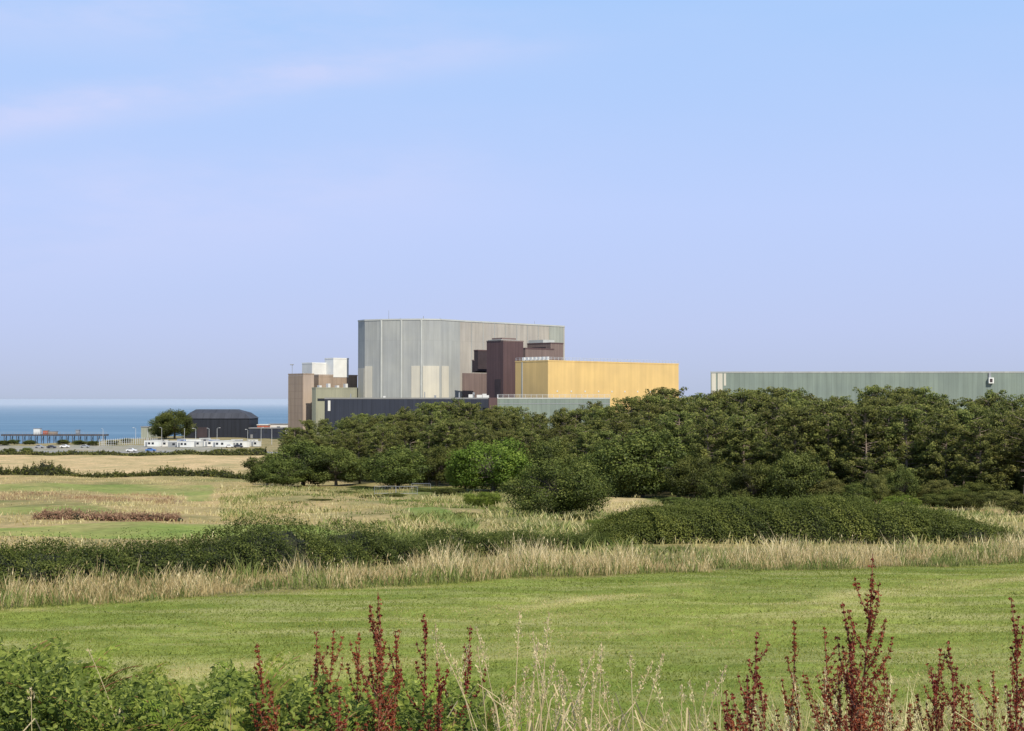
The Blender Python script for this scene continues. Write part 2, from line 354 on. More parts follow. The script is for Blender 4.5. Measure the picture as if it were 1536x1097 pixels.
# reactor hall
base=(px_x(640,800),800,gz(px_x(640,800),800))
TH=empty('reactor_building',base,0,'huge grey concrete reactor hall with a rounded end','power station')
L=np.array(base)
pts=[(537,797),(547,789.5),(572,784.5),(602,781.5),(632,780),(661,783),(690,795),(847,857)]
fp=[(px_x(b,d),d) for b,d in pts]
h1=EYE+43.6; z0=gz(-40,790)-2
gx,gy=fp[-1]
back=[(gx-38,gy+42),(gx-75,gy+38),(fp[0][0]+4,fp[0][1]+40)]
full=fp+back
for nm,rngi,mt,lb in (('wall',range(0,6),M_reac,'grey ribbed concrete end wall'),('wall',range(6,len(full)),M_reac_b,'beige long flank wall')):
    V=[];Fc=[]
    for i in rngi:
        a=full[i]; b=full[(i+1)%len(full)]; k=len(V)
        V+=[(a[0],a[1],z0),(b[0],b[1],z0),(b[0],b[1],h1),(a[0],a[1],h1)]; Fc.append((k,k+1,k+2,k+3))
    part(nm,npmesh(nm,[(np.array(V)-L,Fc,0,.5)],[mt]),TH,lb)
part('roof',npmesh('roof',[(np.array([(x,y,h1-.6) for x,y in full])-L,[list(range(len(full)))],0,.5)],[M_roof]),TH)
bl=[]
for i in range(len(full)):
    a=np.array(full[i]); b=np.array(full[(i+1)%len(full)]); d=unit(b-a); n_=np.array([d[1],-d[0]])
    q=[a+n_*.25,b+n_*.25,b-n_*.5,a-n_*.5]
    v=np.array([(x,y,z) for z in (h1-.5,h1+.3) for x,y in q])-L
    bl.append((v,boxv(0,1,0,1,0,1)[1]))
pm('parapet',bl,[M_rib],TH)
for b,d,w in ((572,784.5,.9),(602,781.5,.9),(632,780,.9)):
    v,f=boxv(px_x(b,d)-w/2,px_x(b,d)+w/2,d-.4,d+.5,z0,h1-.5); pm('rib',[(v-L,f)],[M_rib],TH)
def on_facet(i,t0,t1,za,zb,name,mat,off=.25,label=None):
    a=np.array(full[i]); b=np.array(full[(i+1)%len(full)]); d=unit(b-a); n_=np.array([d[1],-d[0]])
    p=a+(b-a)*t0; q=a+(b-a)*t1
    qq=[p+n_*off,q+n_*off,q-n_*.1,p-n_*.1]
    v=np.array([(x,y,z) for z in (za,zb) for x,y in qq])-L
    pm(name,[(v,boxv(0,1,0,1,0,1)[1])],[mat],TH,label)
zp=px_z(549,780)
on_facet(3,.5,.93,z0,zp,'cladding_panel',M_pale); on_facet(4,.08,.92,z0,zp,'cladding_panel',M_pale); on_facet(5,.05,.4,z0,zp,'cladding_panel',M_pale)
on_facet(1,.02,.45,z0,zp,'cladding_panel',M_pale)
on_facet(0,.05,.95,z0,zp-1,'cladding_panel',M_pale)
on_facet(6,.84,.985,px_z(600,850),px_z(490.5,850),'cladding_panel',M_reac_c,.3)
on_facet(6,.02,.24,z0,px_z(560,800),'cladding_panel',M_brown2,.3)
for i in range(7): on_facet(6,.1+.105*i,.105+.105*i,z0,h1-.5,'drain_pipe',M_reac,.15)
def mast(b,d,zb,h,th,r=.16,name='antenna'):
    v,f=tube([(px_x(b,d),d,zb-.5),(px_x(b,d),d,zb+h)],[r,r*.5],6); pm(name,[(v-np.array(th.location),f)],[M_steel],th)
mast(583,790,h1,5.5,TH); mast(635,785,h1,2,TH,.3); mast(802,845,h1,2.5,TH,.15)
mast(600,790,h1,1.2,TH,.2); mast(660,792,h1,1.4,TH,.2)

b0=(px_x(755,745),745,gz(px_x(755,745),745))
TB=empty('brown_plant_tower',b0,0,'dark brown clad service tower beside the reactor hall','power station')
W,lu,lv,za,zb=block(TB,'wall',755,730,785,742,511.5,M_brown,label='ribbed brown cladding wall',para=M_brown2)
v,f=boxv(-.4+lu*.0,lu*.9,lv*.1,lv*.9,zb+.45,zb+.8); pm('roof_plate',[(W(v),f)],[M_rib],TB)
v,f=boxv(lu*.1,lu*.8,lv*.2,lv*.8,zb+.8,zb+1.8); pm('plant_room',[(W(v),f)],[M_brown2],TB)
v,f=boxv(-.12,0,lv*.15,lv*.5,za,zb-20); pm('louvre_panel',[(W(v),f)],[M_dark],TB)
block(TB,'annexe_wall',717,711,745,768,526,M_dark,bot=557,para=M_brown,label='very dark recessed wall')
block(TB,'annexe_wall',712,708,742,770,541,M_dark,bot=559,para=M_brown2,label='very dark recessed wall')
T2=empty('taupe_plant_block',(px_x(790,775),775,gz(px_x(790,775),775)),0,'taupe clad stepped plant block with dark roof housings','power station')
block(T2,'wall',788,772,831,765,523,M_brown2,para=M_brown)
W,lu,lv,za,zb=block(T2,'tower_wall',826,791,845,806,515,M_brown2,para=M_brown)
v,f=boxv(.5,lu-.5,lv*.35,lv*.98,zb+.5,zb+2.2); pm('roof_plate',[(W(v),f)],[M_rib],T2)
v,f=boxv(-.15,0,lv*.2,lv*.8,zb-6,zb-2); pm('louvre_panel',[(W(v),f)],[M_dark],T2)
for i in range(5):
    v,f=boxv(-.13,0,lv*(.1+.17*i),lv*(.2+.17*i),zb-12,zb-7.5); pm('louvre_panel',[(W(v),f)],[M_dark],T2)

TY=empty('yellow_hall',(px_x(822,700),700,gz(px_x(822,700),700)),0,'long mustard yellow metal clad hall with roof railings','power station')
W,lu,lv,za,zb=block(TY,'wall',822,773,1018,700,541.6,M_yellow,rail=True,label='mustard yellow cladding wall',para=M_yellow)
for i in range(9):
    x=lu*(.06+.1*i); v,f=boxv(x,x+.8,-.12,0,zb-15.3,zb-14.5); pm('vent',[(W(v),f)],[M_cream],TY)
v,f=boxv(-.15,0,lv*.77,lv*.8,za,zb-.3); pm('corner_trim',[(W(v),f)],[M_rib],TY)
for i in range(7):
    y=lv*(.1+.12*i); v,f=boxv(2,3.2,y,y+1.4,zb+.4,zb+2.2); pm('roof_vent',[(W(v),f)],[M_white],TY)
TN=empty('low_navy_building',(px_x(490,690),690,gz(px_x(490,690),690)),0,'long low navy blue clad building below the reactor hall','power station')
W,lu,lv,za,zb=block(TN,'wall',487,484,735,688,598,M_navy,ang=math.radians(2),depth=40,para=M_roof)
v,f=boxv(lu*.02,lu*.035,-.15,0,zb-6,zb-1); pm('louvre_panel',[(W(v),f)],[M_cream],TN)
for x,w,h in ((.66,1.0,1.6),(.81,.6,3.0),(.87,3.0,2.0),(.895,1.0,3.0),(.92,2.6,1.8),(.955,2.0,2.3),(.6,.4,3.2),(.98,1.2,1.6),(.15,.4,2.4),(.35,1.2,1.2)):
    v,f=boxv(lu*x,lu*x+w,4,6,zb-.1,zb+h); pm('roof_vent',[(W(v),f)],[M_cream if w>1 else M_steel],TN)
TG=empty('low_green_grey_building',(px_x(745,672),672,gz(px_x(745,672),672)),0,'low grey green clad building in front of the yellow hall','power station')
W,lu,lv,za,zb=block(TG,'wall',746,742,915,672,598,M_gg,ang=math.radians(2),depth=18,para=M_rib,rail=True)
v,f=boxv(-4,-.02,-1,14,za,zb+.4); pm('stair_tower',[(W(v),f)],[M_brown],TG)
v,f=boxv(0,lu,-.1,0,zb-2.6,zb-2.3); pm('gutter',[(W(v),f)],[M_steel],TG)
TT=empty('tan_concrete_building',(px_x(455,800),800,gz(px_x(455,800),800)),0,'tan concrete block with white rooftop plant rooms','power station')
W,lu,lv,za,zb=block(TT,'wall',455,432.5,471,788,561.5,M_tanp,para=M_tan,label='pinkish concrete tower wall')
v,f=boxv(-.16,0,.3,lv-.1,za,zb-1); pm('brick_facing',[(W(v),f)],[M_tan],TT)
block(TT,'rear_wall',478,466,536,799,563,M_tan,para=M_tanp)
W,lu,lv,za,zb=block(TT,'plant_room',468,453,496,804,545,M_cream,bot=566,para=M_white)
block(TT,'plant_room',500,487,523,806,538,M_white,bot=566,para=M_white,label='bright white rooftop plant room')
W,lu,lv,za,zb=block(TT,'lower_wall',474,468,540,778,582.5,M_pgreen,para=M_pgreen,label='pale olive clad lower wall')
v,f=boxv(1,lu*.35,-.12,0,zb-7,zb-5.6); pm('window',[(W(v),f)],[M_glass],TT)
for i in range(4):
    v,f=boxv(lu*.1+i*6,lu*.1+i*6+1.6,1,3,zb,zb+1.6+i%2); pm('roof_vent',[(W(v),f)],[M_cream],TT)
v,f=tube([(px_x(437,794),797,px_z(562,797)),(px_x(437,794),797,px_z(548,797))],.15,6); pm('lamp_mast',[(v-np.array(TT.location),f)],[M_steel],TT)
v,f=boxv(px_x(437,794)-1.2,px_x(437,794)+.8,796.5,797.5,px_z(548,797),px_z(546.5,797)); pm('floodlight',[(v-np.array(TT.location),f)],[M_steel],TT)
TR=empty('turbine_hall',(px_x(1070,650),650,gz(px_x(1070,650),650)),0,'very long grey green clad hall behind the pine wood','power station')
W,lu,lv,za,zb=block(TR,'wall',1066,1065,1660,650,559,M_gg,ang=math.radians(-1.6),depth=60,para=M_reac,label='grey green vertical cladding wall',skew=.19)
for x0_,x1_ in ((.4,2.4),(3.2,5.4)):
    v,f=boxv(x0_,x1_,-.15,0,zb-14,zb-.4); pm('cladding_panel',[(W(v),f)],[M_pale],TR)
v,f=boxv(6,7,-.1,0,zb-6,zb-.4); pm('cladding_panel',[(W(v),f)],[M_pale],TR)
xx=lu*(.702); v,f=boxv(xx,xx+2.2,-1.8,0,zb-5.0,zb-2.4); pm('vent_housing',[(W(v),f)],[M_white],TR)
v,f=boxv(xx+.4,xx+1.6,-1.9,-1.8,zb-4.5,zb-2.9); pm('vent_grille',[(W(v),f)],[M_dark],TR)
v,f=boxv(xx+.2,xx+1.2,-.6,0,zb-2.4,zb-.2); pm('duct',[(W(v),f)],[M_steel],TR)

def barn():
    d=850; x0=px_x(276,d); x1=px_x(374,d); g=gz((x0+x1)/2,d); zt=px_z(628,d); zr=px_z(614.5,d)
    th=empty('black_barn',((x0+x1)/2,d,g),0,'large black metal barn with a low dark roof','barn'); Lc=np.array(th.location)
    dep=30; M_blk=cladding('black_barn_sheets',(.022,.025,.034),2.5,60,.7,.2)
    V,Fc=boxv(x0,x1,d,d+dep,g-2,zt); pm('wall',[(V-Lc,np.delete(Fc,1,0))],[M_blk],th)
    e=.5; R_=[]
    for il,ir,iy,zz in ((-e,-e,-e,zt),(2.5,3.5,4,zt+(zr-zt)*.62),(5,10,10,zr)):
        R_+=[(x0+il,d+iy,zz),(x1-ir,d+iy,zz),(x1-ir,d+dep-iy,zz),(x0+il,d+dep-iy,zz)]
    Fc=[[4*k+i,4*k+(i+1)%4,4*k+4+(i+1)%4,4*k+4+i] for k in range(2) for i in range(4)]+[[8,9,10,11]]
    pm('roof',[(np.array(R_)-Lc,Fc)],[cladding('dark_grey_roof_sheets',(.06,.063,.075),2.5,60,.8,.15)],th)
    V,Fc=boxv(x0+8,x0+14,d-.12,d,g,g+6); pm('door',[(V-Lc,Fc)],[M_dark],th)
barn()
def lowbuild(name,b0_,b1_,d,top,mat,label,roofm=M_roof,door=True,depth=10):
    x0=px_x(b0_,d); x1=px_x(b1_,d); g=gz((x0+x1)/2,d); zt=px_z(top,d)
    th=empty(name,((x0+x1)/2,d,g),0,label,'building'); Lc=np.array(th.location)
    V,Fc=boxv(x0,x1,d,d+depth,g-1,zt); pm('wall',[(V-Lc,Fc)],[mat],th)
    V,Fc=boxv(x0-.3,x1+.3,d-.3,d+depth+.3,zt,zt+.5); pm('roof',[(V-Lc,Fc)],[roofm],th)
    w=x1-x0
    for i in range(max(1,int(w/6))):
        xx=x0+w*(i+.5)/max(1,int(w/6)); V,Fc=boxv(xx-1,xx+1,d-.1,d,zt-2.6,zt-1.2); pm('window',[(V-Lc,Fc)],[M_glass],th)
    V,Fc=boxv(x0+.8,x0+2.2,d-.12,d,g,g+2.3); pm('door',[(V-Lc,Fc)],[M_roof],th)
lowbuild('navy_shed',374,424,840,643,M_navy,'long low navy shed beside the barn')
lowbuild('workshop',386,402,860,638,M_orange,'small rust red workshop with grey roof',M_cream)
lowbuild('workshop',404,432,868,637,M_cream,'pale workshop roof behind the navy shed')
lowbuild('stone_building',212,236,880,641,M_pgreen,'low olive grey building beside a dark tree')

def cabin_mesh(w,d,h,wall,key):
    out=[]
    V,Fc=boxv(-w/2,w/2,-d/2,d/2,.15,h); out.append(('wall',npmesh('cabin_wall',[(V,Fc,0,.5)],[wall])))
    V,Fc=boxv(-w/2-.12,w/2+.12,-d/2-.12,d/2+.12,h,h+.18); out.append(('roof',npmesh('cabin_roof',[(V,Fc,0,.5)],[M_cream])))
    V,Fc=boxv(-w/2+.6,-w/2+1.6,-d/2-.05,-d/2,.2,2.2); out.append(('door',npmesh('cabin_door',[(V,Fc,0,.5)],[M_steel])))
    n=max(1,int(w/3.2))
    me=npmesh('cabin_window',[(*boxv(-.6,.6,-.05,0,1.1,2.1),0,.5)],[M_glass])
    for i in range(n): out.append(('window',me,(-w/2+2.6+i*(w-3.6)/max(1,n),-d/2,0)))
    return out
protos=[cabin_mesh(7.5,3,2.8,M_white,0),cabin_mesh(4.6,2.5,2.4,M_cream,1),cabin_mesh(9,3,2.9,M_white,2),cabin_mesh(5,2.5,2.5,M_blue,3),cabin_mesh(5.5,2.5,2.6,M_steel,4)]
cab=[(230,668,0),(247,676,1),(262,668,4),(279,664,0),(298,674,1),(313,668,1),(334,662,2),(362,668,0),(262,700,1),(246,705,1),(292,700,0),(322,704,3),(345,694,1),(275,712,3),(384,678,1),(308,716,4),(356,708,4),(237,692,4),(380,706,1),(347,676,1)]
labs=['white portable site cabin with windows','cream steel site cabin on compacted ground','long white portable office cabin','blue steel storage cabin among white cabins','grey steel storage cabin in the compound']
for b,d,k in cab:
    x=px_x(b,d); e=empty('portable_cabin',(x,d,gz(x,d)),rng.uniform(-.4,.4),labs[k],'cabin','portable cabins in the site compound')
    for p in protos[k]: part(p[0],p[1],e,loc=p[2] if len(p)>2 else None)

def car_parts(col):
    prof=[(-2.1,.35),(-2.15,.75),(-2.0,.95),(-1.5,1.02),(-1.1,1.42),(.3,1.46),(.95,1.02),(1.9,.88),(2.1,.7),(2.1,.35)]
    def ext(pr,w,inset=0):
        n=len(pr); V=[(x,-w,z) for x,z in pr]+[(x,w,z) for x,z in pr]
        Fq=[(i,(i+1)%n,n+(i+1)%n,n+i) for i in range(n)]
        return V,Fq,n
    V,Fq,n=ext(prof,.85); body=npmesh('car_body',[(V,Fq,0,.5),(V,[list(range(n))[::-1]],0,.5),(V,[list(range(n,2*n))],0,.5)],[col])
    wn=[(-1.38,1.04),(-1.02,1.36),(.25,1.4),(.8,1.04)]
    V,Fq,n=ext(wn,.865); win=npmesh('car_window',[(V,Fq,0,.5),(V,[[3,2,1,0]],0,.5),(V,[[4,5,6,7]],0,.5)],[M_glass])
    v,f=tube([(0,-.1,0),(0,.1,0)],.33,14); c=[list(range(14))[::-1]]; c2=[list(range(14,28))]
    wh=npmesh('car_wheel',[(v,f,0,.5),(v,c,0,.5),(v,c2,0,.5)],[M_tyre])
    return body,win,wh
M_carw=simple('white_car_paint',(.75,.75,.75),.25,var=.02); M_cars=simple('silver_car_paint',(.45,.46,.48),.25,.5,var=.02); M_card=simple('dark_car_paint',(.04,.045,.06),.25,var=.02)
CP={k:car_parts(m) for k,m in (('blue',M_blue),('white',M_carw),('silver',M_cars),('dark',M_card))}
rline=lambda x: float(np.interp(x,[rx[0],rx[-1]],[612,572]))
for b,k,lane,yd in ((236,'blue',-1.6,None),(203,'white',1.6,None),(60,'silver',0,655),(78,'dark',0,655),(98,'white',0,655),(128,'silver',0,652),(345,'white',0,648),(358,'dark',0,648)):
    if yd is None:
        x=px_x(b,590); y=rline(x)+lane; z=gz(x,rline(x))+.35
    else: x=px_x(b,yd); y=yd; z=gz(x,y)
    e=empty('car',(x,y,z),rng.uniform(-.1,.1),f'{k} hatchback car '+('on the access road' if yd is None else 'parked in the site yard'),'car','cars near the site')
    body,win,wh=CP[k]; part('body',body,e); part('window',win,e)
    for wx,wy in ((-1.3,-.78),(1.3,-.78),(-1.3,.78),(1.3,.78)): part('wheel',wh,e,loc=(wx,wy,.33))

v1,f1=tube([(0,0,0),(0,0,4),(0,0,8)],[.14,.1,.08],6)
lp=npmesh('lamp_pole',[(v1,f1,0,.5)],[M_rail]); va,fa=tube([(0,0,7.9),(.5,0,8.2),(1.3,0,8.3)],[.07,.06,.05],5); la=npmesh('lamp_arm',[(va,fa,0,.5)],[M_rail])
lh=npmesh('lamp_head',[(*boxv(1.1,1.9,-.16,.16,8.2,8.38),0,.5)],[M_cream])
for b,d in ((155,700),(204,705),(222,720),(277,690),(294,700),(314,690),(326,700),(372,690),(392,720),(408,700),(243,730)):
    x=px_x(b,d); e=empty('street_lamp',(x,d,gz(x,d)),rng.uniform(-3,3),'tall grey lamp post in the site compound','street lamp','lamp posts in the compound')
    part('pole',lp,e); part('arm',la,e); part('lamp_head',lh,e)
x0=px_x(150,690); x1=px_x(236,720); th=empty('security_fence',((x0+x1)/2,705,gz((x0+x1)/2,705)),0,'tall pale palisade security fence around the compound','fence'); Lc=np.array(th.location)
pmh=npmesh('fence_post',[(*boxv(-.1,.1,-.1,.1,-.3,3.4),0,.5)],[M_rail])
n=26; P=[]
for i in range(n+1):
    t=i/n; x=x0+(x1-x0)*t; y=690+30*t; P.append((x,y,gz(x,y))); part('post',pmh,th,loc=Vector(P[-1])-Vector(Lc))
bl=[]
for hh in (.5,1.6,2.8): v,f=tube([(a,b,c+hh) for a,b,c in P],.05,4); bl.append((v-Lc,f))
pm('rail',bl,[M_rail],th)
def hurdle(b,d,ang,n):
    for k in range(n):
        x=px_x(b,d)+k*3.1*math.cos(ang); y=d+k*3.1*math.sin(ang)
        th=empty('metal_hurdle',(x,y,gz(x,y)),ang,'galvanised metal barrier panel standing in rough grass','barrier','metal barrier panels')
        bl=[]
        for p in ([(0,0,0),(0,0,1.3)],[(3,0,0),(3,0,1.3)],[(0,0,1.3),(3,0,1.3)],[(0,0,.3),(3,0,.3)]): bl.append(tube(p,.03,5))
        pm('frame',bl,[M_steel],th); bl=[tube([(x_,0,.3),(x_,0,1.3)],.01,4) for x_ in np.linspace(.3,2.7,7)]; pm('bars',bl,[M_steel],th)
hurdle(562,203,.1,2); hurdle(618,215,-.3,1)

def pier():
    d=880; x0=px_x(4,d); x1=px_x(162,d); zt=px_z(651.5,d); g=0
    th=empty('jetty',((x0+x1)/2,d,0),0,'dark steel trestle jetty standing in the sea','jetty'); Lc=np.array(th.location)
    M_p=simple('dark_jetty_steel',(.07,.06,.06),.8,var=.2,scale=.3)
    v,f=boxv(x0,x1,d-2.5,d+2.5,zt-1.0,zt); pm('deck',[(v-Lc,f)],[M_p],th)
    n=17
    for i in range(n):
        x=x0+(x1-x0)*(i+.5)/n; bl=[]
        for y in (d-2,d+2):
            a,b=tube([(x,y,-6),(x,y,zt-.9)],.22,6); bl.append((a-Lc,b))
        a,b=tube([(x,d-2,.5),(x,d+2,zt-1)],.1,5); bl.append((a-Lc,b))
        pm('trestle',bl,[M_p],th)
    bl=[]
    for i in range(40):
        x=x0+(x1-x0)*i/39; a,b=boxv(x-.06,x+.06,d-2.4,d-2.28,zt,zt+1.3); bl.append((a-Lc,b))
    a,b=boxv(x0,x1,d-2.4,d-2.3,zt+1.3,zt+1.42); bl.append((a-Lc,b)); pm('railing',bl,[M_steel],th)
    for b0_,w,h,m in ((52,4,3.4,M_cream),(66,3,2.2,M_orange),(74,5,1.6,M_tan),(115,2,2.5,M_steel)):
        x=px_x(b0_,d); a,b=boxv(x,x+w,d-1.5,d+1.8,zt,zt+h); pm('deck_hut',[(a-Lc,b)],[m],th)
        a,b=boxv(x-.2,x+w+.2,d-1.7,d+2,zt+h,zt+h+.25); pm('hut_roof',[(a-Lc,b)],[M_roof],th)
pier()

# ------------------------------------------------------------------ trees
def pine_variant(seed,low,dens=1.0,Hh=14.0,R=3.8,pw=3.0):
    r=np.random.default_rng(seed)
    bend=r.normal(0,.5,2)
    def tr(z): t=z/Hh; return np.array([bend[0]*math.sin(t*3),bend[1]*math.sin(t*2.5),z])
    zt=np.linspace(-.6,Hh*.94,9); tv,tf=tube([tr(z) for z in zt],np.interp(zt,[-.6,Hh],[.24,.04]),7)
    trunk=npmesh('pine_trunk',[(tv,tf,0,.5)],[M_bark_pine])
    bl=[];P=[];Nn=[];VV=[]
    zl=low*Hh; z=zl
    for zz in np.arange(zl*.35,zl,.5):
        a=r.uniform(0,6.28); l=r.uniform(.4,1.3); p=tr(zz); bl.append((*tube([p,p+np.array([math.cos(a)*l,math.sin(a)*l,-.05])],[.035,.01],4),1,.5))
    lop=r.uniform(0,6.28)
    while z<Hh*.96:
        t=(z-zl)/(Hh-zl); Lm=R*(1-t**pw)**.64*(.6+.4*min(1,t*4+.3))*r.uniform(.74,1.15)+.3
        for k in range(r.integers(5,7)):
            if r.random()<.10: continue
            a=r.uniform(0,6.28); l=Lm*r.uniform(.5,1.15)*(1+.18*math.cos(a-lop)); up=r.uniform(.02,.3)+t*.32
            dv=np.array([math.cos(a),math.sin(a),0]); p0=tr(z+r.uniform(-.2,.2))
            pts=[p0,p0+dv*l*.5+np.array([0,0,up*l*.35]),p0+dv*l+np.array([0,0,up*l])]
            bl.append((*tube(pts,[.05,.035,.012],4),1,.5))
            nclump=max(2,int(l*1.6)); bs=r.normal(0,.1)
            for q in range(nclump):
                s=.34+.66*(q+.6)/nclump; c=p0+dv*l*s+np.array([0,0,up*l*s*s])+r.normal(0,.17,3)
                cr=r.uniform(.42,.7); n=int(32*dens)
                off=rnd_unit(n,r)*r.uniform(.3,1,(n,1))**.5*np.array([cr,cr,cr*.6]); pp=c+off
                P.append(pp); nn=unit(off*np.array([1,1,1.4])+np.array([0,0,.35])+dv*.25+r.normal(0,.4,(n,3))); Nn.append(nn)
                VV.append(np.clip(.45+off[:,2]/cr*.4+bs+r.normal(0,.08)+r.normal(0,.12,n)+(s-.65)*.45,0,1))  # light on clump tops and darker undersides painted into the needle tone
        z+=r.uniform(.44,.62)
    P=np.concatenate(P);Nn=np.concatenate(Nn);VV=np.concatenate(VV)
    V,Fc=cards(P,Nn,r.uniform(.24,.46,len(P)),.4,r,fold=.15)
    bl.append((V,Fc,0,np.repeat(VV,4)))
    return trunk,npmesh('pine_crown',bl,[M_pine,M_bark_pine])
def broad_variant(seed,mat,w=10.0,h=8.0,nb=80,leaves=240,ls=.28,low=.0):
    r=np.random.default_rng(seed); R=w/2
    tv,tf=tube([(0,0,-.6),(.1,.05,h*.2),(.0,.1,h*.5)],[.3,.22,.12],8); trunk=npmesh('broadleaf_trunk',[(tv,tf,0,.5)],[M_bark])
    P=[];Nn=[];VV=[];bl=[]
    for i in range(nb):
        u=rnd_unit(1,r)[0]; rad=r.uniform(.5,.9)
        c=np.array([u[0]*R*rad,u[1]*R*rad,h*.42+u[2]*h*.5*rad*(1.0 if u[2]>0 else .75)])
        cr=r.uniform(.13,.25)*R*1.1
        bl.append((*tube([(0,0,h*.25),(c[0]*.5,c[1]*.5,c[2]*.7+h*.1),tuple(c)],[.1,.05,.02],4),1,.5))
        n=leaves; o_=rnd_unit(n,r); rr=r.uniform(.55,1.08,(n,1)); pp=c+o_*rr*cr*np.array([1.15,1.15,.85])
        P.append(pp); Nn.append(unit(o_+np.array([0,0,.35])+r.normal(0,.5,(n,3))))
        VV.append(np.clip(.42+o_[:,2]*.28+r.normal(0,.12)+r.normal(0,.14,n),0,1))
    P=np.concatenate(P);Nn=np.concatenate(Nn);VV=np.concatenate(VV); k=P[:,2]>-.2; P=P[k];Nn=Nn[k];VV=VV[k]
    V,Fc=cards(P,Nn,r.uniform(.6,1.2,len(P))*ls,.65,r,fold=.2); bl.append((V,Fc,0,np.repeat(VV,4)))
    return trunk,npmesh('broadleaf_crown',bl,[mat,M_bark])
PV=[pine_variant(1,.08,1.05),pine_variant(2,.10,1.0,pw=2.8,R=3.9),pine_variant(3,.10,1.0,pw=2.2,R=3.7),pine_variant(8,.12,1.05,R=4.5,pw=3.4),pine_variant(9,.14,1.0,R=3.7,pw=2.4)]
PH=[pine_variant(4,.30,1.0,R=3.6,pw=2.7),pine_variant(5,.38,1.0,pw=3.2,R=4.0),pine_variant(6,.27,1.0,R=3.8,pw=2.4)]
def plant(name,var,x,y,h,h0,w,label,cat,group=None,rot=None):
    s=h/h0; e=empty(name,(x,y,gz(x,y)),rng.uniform(0,6.28) if rot is None else rot,label,cat,group,(s*w,s*w,s))
    part('trunk',var[0],e); part('crown',var[1],e); return e
TOP=[(430,638),(480,627),(540,617),(600,604),(640,599),(700,600),(760,606),(820,611),(860,609),(900,602),(960,592),(1000,585),(1040,578),(1100,580),(1180,579),(1220,588),(1280,578),(1340,574),(1400,579),(1450,588),(1500,582),(1536,585),(1700,582)]
FR=[(430,335),(520,290),(700,255),(900,205),(1100,175),(1536,163),(1700,160)]
for k in range(6):
    b=436+rng.uniform(0,30)
    while b<1640:
        d=float(np.interp(b,*zip(*FR)))*(1+.075*k)+rng.uniform(-3.5,3.5)
        x=px_x(b,d); top=float(np.interp(b,*zip(*TOP)))+(5-k)*7+rng.uniform(-4,11)
        h=px_z(top,d)-gz(x,d)
        if h>3:
            high=(b>1160 and k<2 and rng.random()<.6)
            vs=PH if high else PV
            if b<560: lab='small green pine at the thin end of the wood'
            elif high: lab='tall pine with bare trunk showing below its crown'
            else: lab='dense green pine tree in the plantation'
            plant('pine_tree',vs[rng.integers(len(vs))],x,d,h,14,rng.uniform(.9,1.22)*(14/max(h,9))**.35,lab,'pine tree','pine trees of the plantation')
        b+=rng.uniform(3.8,5.5)/d*K*(1 if k<3 else 1.1)
BD=[broad_variant(21,M_leaf_dark),broad_variant(22,M_leaf_dark)]
BB=[broad_variant(24,M_leaf_bright)]
BO=[broad_variant(26,M_leaf_olive)]
BIG=broad_variant(31,M_leaf_dark,w=8.6,h=5.2,nb=100,leaves=360,ls=.16)
def bt(vs,b,d,top,wpx,label,name='broadleaf_tree',h0=8.0,w0=10.0,cat='tree',group=None):
    x=px_x(b,d); h=px_z(top,d)-gz(x,d); w=wpx/K*d; s=h/h0
    return plant(name,vs,x,d,h,h0*.93,(w/w0)/s*.95,label,cat,group)
bt(BD[0],402,262,680,80,'low dark green tree at the edge of the wood')
bt(BD[1],455,258,658,118,'rounded dark green tree at the edge of the wood')
bt(BD[0],505,254,670,92,'low dark green tree beside rough pasture')
bt(BD[1],425,250,688,85,'low dark green tree beside rough pasture')
bt(BD[0],540,262,684,65,'low dark green tree beside rough pasture')
bt(BD[1],597,232,668,100,'rounded dark green tree by rough pasture')
bt(BD[0],655,238,666,80,'dark green tree between pines')
bt(BB[0],740,208,654,132,'bright green sycamore in front of the pines')
bt(BB[0],698,210,682,62,'bright green small tree in front of pines')
bt(BB[0],722,150,736,66,'small bright green shrub in dry grass','shrub',cat='shrub')
bt(BD[0],825,210,655,90,'dark green tree in front of the pines')
bt(BIG,835,118,687,170,'broad domed dark green tree in dry scrub',h0=5.2,w0=8.6)
bt(BD[1],962,176,641,155,'large dark green tree before the pine wood')
bt(BD[0],1190,158,672,105,'rounded dark green tree below the pines')
bt(BD[1],905,180,668,90,'dark green tree before the pine wood')
bt(BD[0],1040,170,680,80,'dark green tree below the pines')
bt(BD[1],1085,164,700,75,'dark green tree below the pines')
bt(BD[0],1130,160,690,85,'dark green tree below the pines')
for i in range(16):
    b=1215+i*24+rng.uniform(-8,8); bt((BO[0],BD[0],BD[1])[rng.integers(3)],b,float(rng.uniform(154,166)),rng.uniform(700,738),rng.uniform(45,78),'low bushy undergrowth shrub below tall pines','shrub',cat='shrub',group='shrubs under the pines')
bt(BD[0],262,812,612,62,'dark wind shaped tree beside the black barn')
bt(BD[1],243,822,620,40,'dark wind shaped tree beside the black barn')
